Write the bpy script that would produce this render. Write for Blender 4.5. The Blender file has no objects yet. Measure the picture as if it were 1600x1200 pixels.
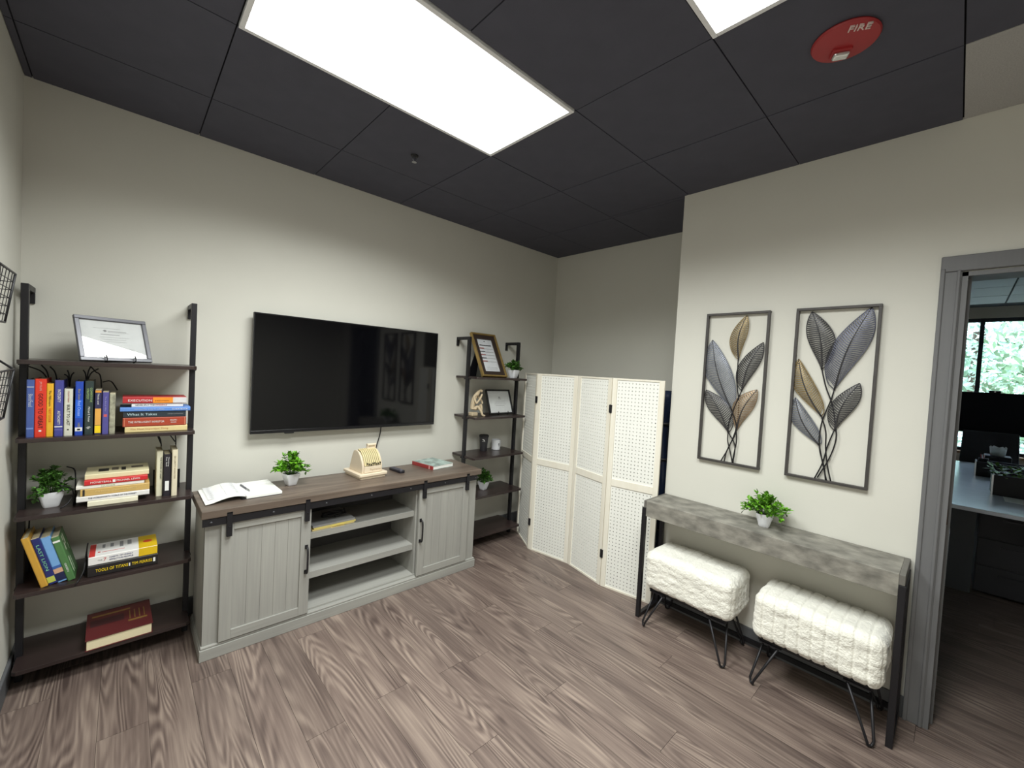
import bpy, bmesh, math, random
from mathutils import Vector, Matrix, noise
S = bpy.context.scene
C = S.collection
PI = math.pi
# ---------------------------------------------------------------- camera, world, exposure
CAM = Vector((-3.3309, -2.9641, 1.5117))
def cam_axes(yaw, pit, rol):
    return (Matrix.Rotation(yaw, 3, 'Z') @ Matrix.Rotation(pit, 3, 'X') @ Matrix.Rotation(rol, 3, 'Y'))
_M = cam_axes(-0.7507, -0.032, -0.0551)
cd = bpy.data.cameras.new('camera'); cam = bpy.data.objects.new('camera', cd); C.objects.link(cam)
_r, _f, _u = _M.col[0], _M.col[1], _M.col[2]
cam.matrix_world = Matrix(((_r.x, _u.x, -_f.x, CAM.x), (_r.y, _u.y, -_f.y, CAM.y), (_r.z, _u.z, -_f.z, CAM.z), (0, 0, 0, 1)))
cd.sensor_width = 36; cd.lens = 36 * 649.9 / 1600; cd.clip_start = 0.02; cd.clip_end = 200
S.camera = cam
w = bpy.data.worlds.new('sky'); S.world = w; w.use_nodes = True
_bg = w.node_tree.nodes['Background']; _bg.inputs[0].default_value = (0.60, 0.79, 1.0, 1); _bg.inputs[1].default_value = 7.5
S.view_settings.view_transform = 'Standard'; S.view_settings.look = 'None'
S.view_settings.gamma = 1; S.view_settings.exposure = 0.0; S.view_settings.use_curve_mapping = False
LAMP_W = 47.0; LAMP_SPREAD = 150   # watts and beam spread of each fluorescent fitting; its lens glows at LENS
LENS = 1.6

# ---------------------------------------------------------------- dimensions (metres)
H = 2.7235; XA = -0.6481; YA = -1.6585; XL = -3.6882; YB = -4.35; T = 0.61; GX = -1.8317; GY = -1.0762
OX = 5.25           # window wall of the office
rnd = random.Random(7)

# ---------------------------------------------------------------- helpers
class MB:
    def __init__(s): s.v = []; s.f = []
    def add(s, vs, fs):
        b = len(s.v); s.v += [tuple(p) for p in vs]; s.f += [tuple(i + b for i in f) for f in fs]; return s
    def box(s, x0, x1, y0, y1, z0, z1, M=None):
        if x0 > x1: x0, x1 = x1, x0
        if y0 > y1: y0, y1 = y1, y0
        if z0 > z1: z0, z1 = z1, z0
        vs = [Vector(p) for p in ((x0,y0,z0),(x1,y0,z0),(x1,y1,z0),(x0,y1,z0),(x0,y0,z1),(x1,y0,z1),(x1,y1,z1),(x0,y1,z1))]
        if M: vs = [M @ p for p in vs]
        return s.add(vs, [(0,3,2,1),(4,5,6,7),(0,1,5,4),(1,2,6,5),(2,3,7,6),(3,0,4,7)])
    def frustum(s, a0, b0, a1, b1, z0, z1, cx=0, cy=0):
        vs = [(cx+i*a0, cy+j*b0, z0) for i, j in ((-1,-1),(1,-1),(1,1),(-1,1))] + [(cx+i*a1, cy+j*b1, z1) for i, j in ((-1,-1),(1,-1),(1,1),(-1,1))]
        return s.add(vs, [(0,3,2,1),(4,5,6,7),(0,1,5,4),(1,2,6,5),(2,3,7,6),(3,0,4,7)])
    def tube(s, pts, r, n=8, rs=None):
        pts = [Vector(p) for p in pts]; ring = []; up = None
        for i, p in enumerate(pts):
            d = (pts[min(i+1, len(pts)-1)] - pts[max(i-1, 0)]).normalized()
            if up is None: up = d.orthogonal().normalized()
            up = (up - d * up.dot(d))
            up = up.normalized() if up.length > 1e-6 else d.orthogonal().normalized()
            q = d.cross(up); rr = rs[i] if rs else r
            ring.append([p + (up*math.cos(2*PI*k/n) + q*math.sin(2*PI*k/n))*rr for k in range(n)])
        vs = [v for rg in ring for v in rg]; fs = []
        for i in range(len(pts)-1):
            for k in range(n): fs.append((i*n+k, i*n+(k+1) % n, (i+1)*n+(k+1) % n, (i+1)*n+k))
        fs.append(tuple(range(n-1, -1, -1))); fs.append(tuple((len(pts)-1)*n+k for k in range(n)))
        return s.add(vs, fs)
    def lathe(s, prof, c=(0,0,0), n=24, M=None):
        vs = []; fs = []
        for r, z in prof:
            for k in range(n):
                p = Vector((c[0]+r*math.cos(2*PI*k/n), c[1]+r*math.sin(2*PI*k/n), c[2]+z)); vs.append(M @ p if M else p)
        for i in range(len(prof)-1):
            for k in range(n): fs.append((i*n+k, i*n+(k+1) % n, (i+1)*n+(k+1) % n, (i+1)*n+k))
        fs.append(tuple(range(n-1, -1, -1))); fs.append(tuple((len(prof)-1)*n+k for k in range(n)))
        return s.add(vs, fs)
    def prism(s, poly, h, M=None):            # polygon in local xy extruded along z
        n = len(poly); vs = [Vector((x, y, 0)) for x, y in poly] + [Vector((x, y, h)) for x, y in poly]
        if M: vs = [M @ p for p in vs]
        return s.add(vs, [tuple(range(n-1, -1, -1)), tuple(range(n, 2*n))] + [(i, (i+1) % n, n+(i+1) % n, n+i) for i in range(n)])
    def shift(s, o): s.v = [(p[0]-o[0], p[1]-o[1], p[2]-o[2]) for p in s.v]; return s
    def xf(s, M): s.v = [tuple(M @ Vector(p)) for p in s.v]; return s
    def mesh(s, name): me = bpy.data.meshes.new(name); me.from_pydata([tuple(p) for p in s.v], [], s.f); me.update(); return me

def obj(name, g, mat, parent=None, bevel=0, smooth=False, W=False, solid=0, sub=0, seg=2):
    if W and parent is not None:
        r = parent
        while r.parent: r = r.parent
        g.shift(r.location)
    me = g.mesh(name) if isinstance(g, MB) else g
    if mat and not me.materials: me.materials.append(mat)
    if smooth:
        for p in me.polygons: p.use_smooth = True
        if smooth is not True: me.set_sharp_from_angle(angle=smooth)
    o = bpy.data.objects.new(name, me); C.objects.link(o)
    if parent is not None: o.parent = parent
    if sub: m = o.modifiers.new('s', 'SUBSURF'); m.levels = m.render_levels = sub
    if solid: m = o.modifiers.new('so', 'SOLIDIFY'); m.thickness = solid; m.offset = 0
    if bevel: m = o.modifiers.new('b', 'BEVEL'); m.width = bevel; m.segments = seg; m.limit_method = 'ANGLE'; m.angle_limit = 0.6
    return o
def tag(o, label=None, cat=None, group=None, kind=None):
    if label: o['label'] = label
    if cat: o['category'] = cat
    if group: o['group'] = group
    if kind: o['kind'] = kind
    return o
def thing(name, loc, label, cat, group=None, rz=0, M=None):
    o = bpy.data.objects.new(name, None); C.objects.link(o); o.empty_display_size = .05
    if M is not None: o.matrix_world = M
    else: o.location = loc; o.rotation_euler = (0, 0, rz)
    return tag(o, label, cat, group)
def struct(name, g, mat, **k): return tag(obj(name, g, mat, **k), kind='structure')
def spline(pts, n=6):
    pts = [Vector(p) for p in pts]; P = [2*pts[0]-pts[1]] + pts + [2*pts[-1]-pts[-2]]; out = []
    for i in range(1, len(P)-2):
        for k in range(n):
            t = k/n; a, b, c, d = P[i-1], P[i], P[i+1], P[i+2]
            out.append(0.5*((2*b)+(c-a)*t+(2*a-5*b+4*c-d)*t*t+(3*b-3*c+d-a)*t**3))
    out.append(pts[-1]); return out
def rounded(w_, h_, r, n=4):
    out = []
    for cx, cy, a in ((w_/2-r, h_/2-r, 0), (-w_/2+r, h_/2-r, PI/2), (-w_/2+r, -h_/2+r, PI), (w_/2-r, -h_/2+r, 1.5*PI)):
        out += [(cx+r*math.cos(a+PI/2*k/n), cy+r*math.sin(a+PI/2*k/n)) for k in range(n+1)]
    return out
def text(name, body, size, mat, parent, M, width=None, align='CENTER', ext=0.0003):
    cu = bpy.data.curves.new(name, 'FONT'); cu.body = body; cu.size = size; cu.align_x = align; cu.align_y = 'CENTER'; cu.extrude = ext; cu.resolution_u = 2
    o = bpy.data.objects.new(name, cu); C.objects.link(o); bpy.context.view_layer.update()
    me = bpy.data.meshes.new_from_object(o.evaluated_get(bpy.context.evaluated_depsgraph_get()))
    bpy.data.objects.remove(o); bpy.data.curves.remove(cu)
    if width:
        xs = [v.co.x for v in me.vertices]
        if xs:
            k = width/(max(xs)-min(xs))
            for v in me.vertices: v.co.x *= k
    me.materials.clear(); me.materials.append(mat)
    t = bpy.data.objects.new(name, me); C.objects.link(t); t.parent = parent; t.matrix_local = M
    return t
def basis(x, y, loc):
    x = Vector(x); y = Vector(y); z = x.cross(y)
    return Matrix(((x.x, y.x, z.x, loc[0]), (x.y, y.y, z.y, loc[1]), (x.z, y.z, z.z, loc[2]), (0, 0, 0, 1)))

# ---------------------------------------------------------------- materials
MATS = {}
def s2l(c): return tuple((x/12.92 if x <= .04045 else ((x+.055)/1.055)**2.4) for x in [v/255 for v in c])
def pbr(name, rgb, rough=.5, metal=0, var=0.0, vscale=6, stretch=(1,1,1), bump=0.0, bscale=60, spec=.5, sheen=0, island=0, coord='Object', detail=4):
    if name in MATS: return MATS[name]
    m = bpy.data.materials.new(name); m.use_nodes = True; nt = m.node_tree; b = nt.nodes['Principled BSDF']
    col = s2l(rgb); b.inputs['Base Color'].default_value = (*col, 1); b.inputs['Roughness'].default_value = rough
    b.inputs['Metallic'].default_value = metal; b.inputs['Specular IOR Level'].default_value = spec
    if sheen: b.inputs['Sheen Weight'].default_value = sheen
    if var or bump:
        tc = nt.nodes.new('ShaderNodeTexCoord'); mp = nt.nodes.new('ShaderNodeMapping'); mp.inputs['Scale'].default_value = stretch
        nt.links.new(tc.outputs[coord], mp.inputs[0])
    if var:
        n = nt.nodes.new('ShaderNodeTexNoise'); n.inputs['Scale'].default_value = vscale; n.inputs['Detail'].default_value = detail
        nt.links.new(mp.outputs[0], n.inputs['Vector'])
        r = nt.nodes.new('ShaderNodeValToRGB'); r.color_ramp.elements[0].position = .3; r.color_ramp.elements[1].position = .7
        r.color_ramp.elements[0].color = (*[c*(1-var) for c in col], 1); r.color_ramp.elements[1].color = (*[min(1, c*(1+var)) for c in col], 1)
        nt.links.new(n.outputs[0], r.inputs[0]); nt.links.new(r.outputs[0], b.inputs['Base Color'])
    if bump:
        n2 = nt.nodes.new('ShaderNodeTexNoise'); n2.inputs['Scale'].default_value = bscale; n2.inputs['Detail'].default_value = 3
        nt.links.new(mp.outputs[0], n2.inputs['Vector'])
        bp = nt.nodes.new('ShaderNodeBump'); bp.inputs['Strength'].default_value = bump; bp.inputs['Distance'].default_value = .01
        nt.links.new(n2.outputs[0], bp.inputs['Height']); nt.links.new(bp.outputs[0], b.inputs['Normal'])
    if island:
        g = nt.nodes.new('ShaderNodeNewGeometry'); r = nt.nodes.new('ShaderNodeValToRGB')
        r.color_ramp.elements[0].color = (*[c*(1-island) for c in col], 1); r.color_ramp.elements[1].color = (*[min(1, c*(1+island)) for c in col], 1)
        nt.links.new(g.outputs['Random Per Island'], r.inputs[0]); nt.links.new(r.outputs[0], b.inputs['Base Color'])
    MATS[name] = m; return m
def glassmat(name, tint=(1,1,1), rough=.02, refl=1.0):
    m = bpy.data.materials.new(name); m.use_nodes = True; nt = m.node_tree; nt.nodes.clear()
    o = nt.nodes.new('ShaderNodeOutputMaterial'); mx = nt.nodes.new('ShaderNodeMixShader'); t = nt.nodes.new('ShaderNodeBsdfTransparent')
    g = nt.nodes.new('ShaderNodeBsdfGlossy'); lw = nt.nodes.new('ShaderNodeLayerWeight'); lw.inputs[0].default_value = .5
    pw = nt.nodes.new('ShaderNodeMath'); pw.operation = 'POWER'; pw.inputs[1].default_value = 5; fr = nt.nodes.new('ShaderNodeMath'); fr.operation = 'MULTIPLY_ADD'; fr.inputs[1].default_value = .92; fr.inputs[2].default_value = .045
    nt.links.new(lw.outputs['Facing'], pw.inputs[0]); nt.links.new(pw.outputs[0], fr.inputs[0])
    t.inputs[0].default_value = (*tint, 1); g.inputs['Roughness'].default_value = rough
    nt.links.new(fr.outputs[0], mx.inputs[0]); nt.links.new(t.outputs[0], mx.inputs[1]); nt.links.new(g.outputs[0], mx.inputs[2]); nt.links.new(mx.outputs[0], o.inputs[0])
    return m
def grain(name, c_dark, c_mid, c_light, axis='Y', rough=.45, contour=26, along=.55, across=4.0, fine=.35, rand=True, mixl=.6, spec=.5):
    """wood: contour lines of a stretched noise (cathedral figure) plus fine fibres"""
    m = bpy.data.materials.new(name); m.use_nodes = True; nt = m.node_tree; N = nt.nodes.new; L = nt.links.new; b = nt.nodes['Principled BSDF']
    b.inputs['Roughness'].default_value = rough; b.inputs['Specular IOR Level'].default_value = spec
    tc = N('ShaderNodeTexCoord'); vec = tc.outputs['Object']
    if rand:
        oi = N('ShaderNodeObjectInfo'); mul = N('ShaderNodeVectorMath'); mul.operation = 'SCALE'; mul.inputs[0].default_value = (37, 53, 71)
        L(oi.outputs['Random'], mul.inputs['Scale']); ad = N('ShaderNodeVectorMath'); ad.operation = 'ADD'; L(vec, ad.inputs[0]); L(mul.outputs[0], ad.inputs[1]); vec = ad.outputs[0]
    def mapped(a, x):
        mp = N('ShaderNodeMapping'); sc = {'X': (a, x, x), 'Y': (x, a, x), 'Z': (x, x, a)}[axis]; mp.inputs['Scale'].default_value = sc; L(vec, mp.inputs[0]); return mp.outputs[0]
    n1 = N('ShaderNodeTexNoise'); n1.inputs['Scale'].default_value = 1; n1.inputs['Detail'].default_value = 1.5; n1.inputs['Distortion'].default_value = .25; L(mapped(along, across), n1.inputs['Vector'])
    ml = N('ShaderNodeMath'); ml.operation = 'MULTIPLY'; ml.inputs[1].default_value = contour*2*PI/6.28*3; L(n1.outputs[0], ml.inputs[0])
    sn = N('ShaderNodeMath'); sn.operation = 'SINE'; L(ml.outputs[0], sn.inputs[0])
    n2 = N('ShaderNodeTexNoise'); n2.inputs['Scale'].default_value = 1; n2.inputs['Detail'].default_value = 4; L(mapped(3, 90), n2.inputs['Vector'])
    n3 = N('ShaderNodeTexNoise'); n3.inputs['Scale'].default_value = 1; n3.inputs['Detail'].default_value = 2; L(mapped(1.2, 9), n3.inputs['Vector'])
    n4 = N('ShaderNodeTexNoise'); n4.inputs['Scale'].default_value = 1; n4.inputs['Detail'].default_value = 1; L(mapped(2.2, 14), n4.inputs['Vector'])
    mk = N('ShaderNodeMapRange'); mk.inputs['From Min'].default_value = .35; mk.inputs['From Max'].default_value = .62; L(n4.outputs[0], mk.inputs['Value'])
    ms = N('ShaderNodeMath'); ms.operation = 'MULTIPLY'; L(sn.outputs[0], ms.inputs[0]); L(mk.outputs[0], ms.inputs[1])
    s3 = N('ShaderNodeMath'); s3.operation = 'MULTIPLY_ADD'; s3.inputs[1].default_value = .55; s3.inputs[2].default_value = .225; L(n3.outputs[0], s3.inputs[0])
    a1 = N('ShaderNodeMath'); a1.operation = 'MULTIPLY_ADD'; a1.inputs[1].default_value = .26*mixl; L(ms.outputs[0], a1.inputs[0]); L(s3.outputs[0], a1.inputs[2])
    a2 = N('ShaderNodeMath'); a2.operation = 'MULTIPLY_ADD'; a2.inputs[1].default_value = fine; L(n2.outputs[0], a2.inputs[0]); L(a1.outputs[0], a2.inputs[2])
    sb = N('ShaderNodeMath'); sb.operation = 'SUBTRACT'; sb.inputs[1].default_value = fine*.5; L(a2.outputs[0], sb.inputs[0])
    r = N('ShaderNodeValToRGB'); e = r.color_ramp.elements; e[0].position = .22; e[0].color = (*s2l(c_dark), 1); e[1].position = .8; e[1].color = (*s2l(c_light), 1)
    k = e.new(.5); k.color = (*s2l(c_mid), 1); L(sb.outputs[0], r.inputs[0])
    if rand:
        hs = N('ShaderNodeHueSaturation'); mr = N('ShaderNodeMapRange'); mr.inputs['To Min'].default_value = .93; mr.inputs['To Max'].default_value = 1.07
        L(oi.outputs['Random'], mr.inputs['Value']); L(mr.outputs[0], hs.inputs['Value']); L(r.outputs[0], hs.inputs['Color']); L(hs.outputs[0], b.inputs['Base Color'])
    else: L(r.outputs[0], b.inputs['Base Color'])
    MATS[name] = m; return m
def emis(name, rgb, s):
    m = bpy.data.materials.new(name); m.use_nodes = True; nt = m.node_tree; nt.nodes.clear(); o = nt.nodes.new('ShaderNodeOutputMaterial'); e = nt.nodes.new('ShaderNodeEmission')
    e.inputs[0].default_value = (*rgb, 1); e.inputs[1].default_value = s; nt.links.new(e.outputs[0], o.inputs[0]); return m

WALL = pbr('wall_paint', (214, 212, 203), .75, var=.015, vscale=3, bump=.03, bscale=160)
CEIL = pbr('black_ceiling_paint', (75, 75, 87), .8, var=.06, vscale=9, bump=.12, bscale=220)
CEILW = pbr('white_ceiling_tile', (178, 176, 174), .9, var=.10, vscale=220, bump=.4, bscale=260)
FLOOR = grain('vinyl_plank', (78, 65, 61), (113, 98, 91), (150, 134, 123), 'Y', .42, contour=62, along=.5, across=6.5, fine=.6, mixl=.62)
FLOORB = pbr('floor_underlay', (58, 48, 46), .7, var=.1)
TRIM = pbr('grey_trim_paint', (108, 108, 110), .5, var=.04, vscale=5, stretch=(20, 20, .8))
BASEB = pbr('grey_baseboard', (92, 93, 96), .55, var=.03)
BLACK = pbr('black_metal', (32, 31, 35), .45, metal=.3, var=.05)
ESPR = grain('espresso_laminate', (38, 29, 29), (50, 39, 38), (62, 49, 46), 'X', .3, contour=8, along=.8, across=7, fine=.25, rand=False)
CABG = grain('grey_oak_laminate', (146, 145, 141), (158, 157, 152), (170, 169, 163), 'Z', .55, contour=4, along=.7, across=9, fine=.5, rand=False, mixl=.25)
CABH = grain('grey_oak_laminate_horizontal', (146, 145, 141), (158, 157, 152), (170, 169, 163), 'X', .55, contour=4, along=.7, across=9, fine=.5, rand=False, mixl=.25)
CABT = grain('brown_oak_top', (70, 58, 52), (100, 87, 77), (128, 113, 101), 'X', .4, contour=10, along=.9, across=7, fine=.4, rand=False, mixl=.5)
SCRN = pbr('tv_screen', (6, 6, 9), .06, spec=.4, var=.02)
TVB = pbr('tv_bezel', (14, 14, 17), .35, var=.03)
WHITE = pbr('white_plastic', (236, 236, 238), .4, var=.02)
POT = pbr('white_ceramic', (232, 233, 238), .35, var=.02)
PAPER = pbr('paper_white', (240, 240, 236), .8, var=.02, vscale=40)
CREAM = pbr('book_pages', (234, 222, 186), .85, var=.06, vscale=300, stretch=(1, 1, 12))
INK = pbr('ink_black', (28, 27, 30), .7, var=.03)
INKG = pbr('ink_grey', (150, 150, 152), .7, var=.03)
PEGW = pbr('white_pegboard', (238, 238, 232), .6, var=.015)
PINE = grain('pale_pine', (226, 219, 202), (234, 229, 215), (240, 236, 225), 'Z', .6, contour=7, along=.6, across=10, fine=.4, rand=False, mixl=.5)
LEAF = pbr('green_leaf', (96, 152, 34), .45, island=.75)
LEAFD = pbr('green_leaf_dark', (70, 112, 44), .5, island=.8)
SOIL = pbr('soil', (44, 40, 32), .9, var=.3, vscale=60)
CONC = pbr('concrete_laminate', (130, 127, 119), .55, var=.42, vscale=16, detail=12, stretch=(1, .8, 1.4), bump=.15, bscale=70)
FUR = pbr('faux_fur', (238, 236, 226), .95, var=.05, vscale=26, bump=.55, bscale=110, sheen=.4)
GLASS = glassmat('clear_glass')
CHROME = pbr('chrome', (190, 192, 198), .2, metal=1, var=.03)
CREAMP = pbr('cream_enamel', (224, 208, 184), .4, var=.03)
IVORY = pbr('ivory_keys', (222, 206, 158), .4, var=.05)
STONE = pbr('carved_stone', (200, 182, 152), .7, var=.12, vscale=30, bump=.2, bscale=120)
RED = pbr('alarm_red', (164, 44, 48), .45, var=.04)
def C_(n, rgb, r=.45): return pbr(n, rgb, r, var=.05, vscale=25)

# ---------------------------------------------------------------- room shell
fl = struct('floor', MB().box(XL-.1, OX+.1, YB-1.2, .1, -.1, -.012), FLOORB)
PW = .152; PL = 1.22
pm = MB().box(-PW/2+.0005, PW/2-.0005, -PL/2+.0007, PL/2-.0007, -.012, 0).mesh('floor_plank'); pm.materials.append(FLOOR)
offs = [rnd.random() for _ in range(60)]
i = 0; x = XL
while x < 1.3:
    y = .0 - offs[i]*PL
    ys = [(0.0, y)] if False else []
    y0 = 0.0 + (1-offs[i])*PL*.999
    while y0 > YB:
        ya, yb = min(y0, 0), max(y0-PL, YB)
        cx = x+PW/2
        if ya-yb > .04 and not (cx > .02 and yb > -2.3):
            if ya-yb > PL-.002 : me = pm
            else:
                hl = (ya-yb)/2
                me = MB().box(-PW/2+.0005, PW/2-.0005, -hl+.0007, hl-.0007, -.012, 0).mesh('floor_plank'); me.materials.append(FLOOR)
            o = bpy.data.objects.new('floor_plank', me); C.objects.link(o); o.location = (cx, (ya+yb)/2, 0); o.parent = fl
        y0 -= PL
    x += PW; i += 1
obj('office_floor', MB().box(x, OX, YB-1.1, -.9, -.012, 0), FLOOR, fl)

struct('wall_back', MB().box(XL-.12, .12, 0, .12, 0, H+.1), WALL)
struct('wall_left', MB().box(XL-.12, XL, YB-.12, 0, 0, H+.1), WALL)
struct('wall_front', MB().box(XL-.12, XA+.12, YB-.12, YB, 0, H+.1), WALL)
struct('wall_alcove', MB().box(0, .12, YA-.12, 0, 0, H+.1), WALL)
DY0, DY1, DZ = -2.945, -3.86, 2.05     # door opening
wr = MB().box(XA, XA+.12, DY0, YA, 0, H+.1).box(XA, XA+.12, DY1, DY0, DZ, H+.1).box(XA, XA+.12, YB, DY1, 0, H+.1).box(XA+.12, 0, YA-.12, YA, 0, H+.1)
struct('wall_right', wr, WALL)
# office shell beyond the door
struct('wall_office_side', MB().box(.12, OX, -.92, -.8, 0, H+.1), WALL)
struct('wall_office_end', MB().box(XA+.12, OX+.12, YB-1.24, YB-1.12, 0, H+.1).box(XA, XA+.12, YB-1.24, YB-.12, 0, H+.1), WALL)
WZ0, WZ1, WY0, WY1 = .74, 2.585, -2.2, -5.2
struct('wall_office_window', MB().box(OX, OX+.14, YB-1.24, -.8, 0, WZ0).box(OX, OX+.14, YB-1.24, -.8, WZ1, H+.1).box(OX, OX+.14, YB-1.24, WY1, WZ0, WZ1).box(OX, OX+.14, WY0, -.8, WZ0, WZ1), pbr('office_wall', (190, 176, 158), .8, var=.02))
# door casing and jamb
dc = MB().box(XA-.016, XA, DY0, DY0+.068, 0, DZ+.005).box(XA-.016, XA, DY1-.068, DY1, 0, DZ+.005)
door = struct('door_1', MB().box(XA-.01, XA+.13, DY0-.018, DY0, 0, DZ).box(XA-.01, XA+.13, DY1, DY1+.018, 0, DZ).box(XA-.01, XA+.13, DY1, DY0, DZ-.018, DZ), TRIM)
obj('casing', dc, TRIM, door, bevel=.004)
obj('casing_head', MB().box(XA-.018, XA, DY1-.068, DY0+.068, DZ+.005, DZ+.074), TRIM, door, bevel=.004)
obj('casing_bead', MB().box(XA-.022, XA-.012, DY0+.052, DY0+.068, 0, DZ+.02).box(XA-.022, XA-.012, DY0+.004, DY0+.016, 0, DZ+.01), TRIM, door, bevel=.004)
obj('door_stop', MB().box(XA+.05, XA+.085, DY0-.03, DY0-.016, 0, DZ-.018), TRIM, door)
obj('strike_plate', MB().box(XA+.012, XA+.042, DY0-.021, DY0-.017, .93, 1.0), pbr('bronze', (70, 52, 40), .4, metal=.7, var=.05), door, bevel=.004)
# baseboards
bb = .1
struct('baseboard_right', MB().box(XA-.012, XA, DY0+.068, YA-.0, 0, bb), BASEB, bevel=.003)
struct('baseboard_back', MB().box(XL, 0, -.012, 0, 0, bb), BASEB, bevel=.003)
struct('baseboard_left', MB().box(XL, XL+.012, YB, -.012, 0, bb), BASEB, bevel=.003)
struct('baseboard_alcove', MB().box(-.012, 0, YA, -.012, 0, bb), BASEB, bevel=.003)

# ceiling: black tiles in a dark grid
cl = struct('ceiling', MB().box(XL-.12, .12, YB-.12, .12, H+.012, H+.1), pbr('ceiling_grid_dark', (20, 20, 24), .9, var=.05))
def clip_rects(x0, x1, y0, y1):
    x0 = max(x0, XL); x1 = min(x1, 0); y0 = max(y0, YB); y1 = min(y1, 0)
    if x1-x0 < .02 or y1-y0 < .02: return []
    if x0 >= XA-.01 and y1 <= YA+.01: return []
    if x1 > XA and y0 < YA:
        out = []
        if x0 < XA: out.append((x0, XA, y0, y1))
        if y1 > YA: out.append((max(x0, XA), x1, YA, y1))
        return out
    return [(x0, x1, y0, y1)]
tcache = {}
for ix in range(-4, 5):
    for iy in range(-7, 3):
        x0, x1, y0, y1 = GX+T*ix, GX+T*(ix+1), GY+T*(iy-1), GY+T*iy
        if ix in (-2, -1) and iy in (0, -2): continue           # light fittings
        white = (ix == 1 and iy == -3)
        for a0, a1, b0, b1 in clip_rects(x0, x1, y0, y1):
            key = (round(a1-a0, 3), round(b1-b0, 3), white)
            if key not in tcache:
                hx, hy = (a1-a0)/2-.0025, (b1-b0)/2-.0025
                me = MB().box(-hx, hx, -hy, hy, 0, .015).mesh('ceiling_tile'); me.materials.append(CEILW if white else CEIL); tcache[key] = me
            o = bpy.data.objects.new('ceiling_tile', tcache[key]); C.objects.link(o); o.parent = cl
            o.location = ((a0+a1)/2, (b0+b1)/2, H + rnd.uniform(0, .0015))
# office ceiling
oc = struct('ceiling', MB().box(XA+.12, OX, YB-1.12, -.92, H+.012, H+.1), pbr('office_grid', (70, 70, 74), .9, var=.05))
OT = pbr('office_ceiling_tile', (196, 196, 198), .9, var=.05, vscale=120)
om = MB().box(-T/2+.008, T/2-.008, -T/2+.008, T/2-.008, 0, .012).mesh('ceiling_tile'); om.materials.append(OT)
for ix in range(-4, 4):
    for iy in range(-4, 3):
        xx, yy = 3.36+T*ix-.305+.305, -3.0+T*iy
        xx = 3.06+T*ix+T/2
        if ix == -1 and iy in (0, -1): continue
        if xx+T/2 > OX or xx-T/2 < XA+.12 or yy+T/2 > -.92 or yy-T/2 < YB-1.12: continue
        if xx < .14 and yy > -2.15: continue
        o = bpy.data.objects.new('ceiling_tile', om); C.objects.link(o); o.parent = oc; o.location = (xx, yy, H-.001)

# ---------------------------------------------------------------- ceiling fittings
DIFF = emis('lit_diffuser', (1.0, .985, .955), LENS)
def troffer(x0, x1, y0, y1, label):
    t = thing('ceiling_light', ((x0+x1)/2, (y0+y1)/2, H), label, 'ceiling light', 'recessed fluorescent ceiling lights')
    b = .022; fr = MB().box(x0+.004, x1-.004, y0+.004, y0+b, H-.008, H+.012).box(x0+.004, x1-.004, y1-b, y1-.004, H-.008, H+.012).box(x0+.004, x0+b, y0+b, y1-b, H-.008, H+.012).box(x1-b, x1-.004, y0+b, y1-b, H-.008, H+.012)
    obj('light_frame', fr, WHITE, t, W=True, bevel=.002)
    obj('diffuser', MB().box(x0+b, x1-b, y0+b, y1-b, H-.003, H+.004), DIFF, t, W=True)
    ld = bpy.data.lights.new('fluorescent_lamp', 'AREA'); ld.shape = 'RECTANGLE'; ld.size = x1-x0-2*b; ld.size_y = y1-y0-2*b
    ld.energy = LAMP_W; ld.spread = math.radians(LAMP_SPREAD); ld.color = (.965, 1.0, .965)
    lo = bpy.data.objects.new('fluorescent_lamp', ld); C.objects.link(lo); lo.parent = t; lo.location = (0, 0, -.006)
troffer(GX-2*T, GX, GY-T, GY, 'bright rectangular ceiling light nearest the television wall')
troffer(GX-2*T, GX, GY-3*T, GY-2*T, 'bright rectangular ceiling light beside the red fire alarm')
# fire alarm strobe
fa = thing('fire_alarm', (-1.521, -2.622, H), 'round red ceiling fire alarm with clear strobe lens', 'fire alarm')
obj('alarm_body', MB().lathe([(.096, -.0), (.098, -.005), (.094, -.011), (.07, -.015), (.03, -.017)], (0, 0, 0), 36), RED, fa, smooth=.6)
fdir = Vector((-.89, -.455, 0)).normalized()   # the side that carries the lettering
obj('strobe_base', MB().box(-.03, .03, -.022, .022, -.026, -.012, Matrix.Translation(-fdir*.035) @ Matrix.Rotation(math.atan2(fdir.x, -fdir.y), 4, 'Z')), RED, fa, bevel=.004)
obj('strobe_lens', MB().box(-.024, .024, -.016, .016, -.038, -.025, Matrix.Translation(-fdir*.035) @ Matrix.Rotation(math.atan2(fdir.x, -fdir.y), 4, 'Z')), pbr('strobe_lens', (225, 225, 222), .08, metal=.6, var=.1, vscale=80), fa, bevel=.008, seg=3)
ty = fdir; tx = Vector((fdir.y, -fdir.x, 0))*-1   # mirrored so it reads from below
tz = tx.cross(ty)
text('alarm_lettering', 'FIRE', .036, pbr('alarm_white', (226, 205, 200), .6, var=.02), fa, basis(tx, ty, fdir*.068+tx*.018+Vector((0, 0, -.0155))) @ Matrix.Rotation(0, 4, 'X'), ext=.003)
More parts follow.
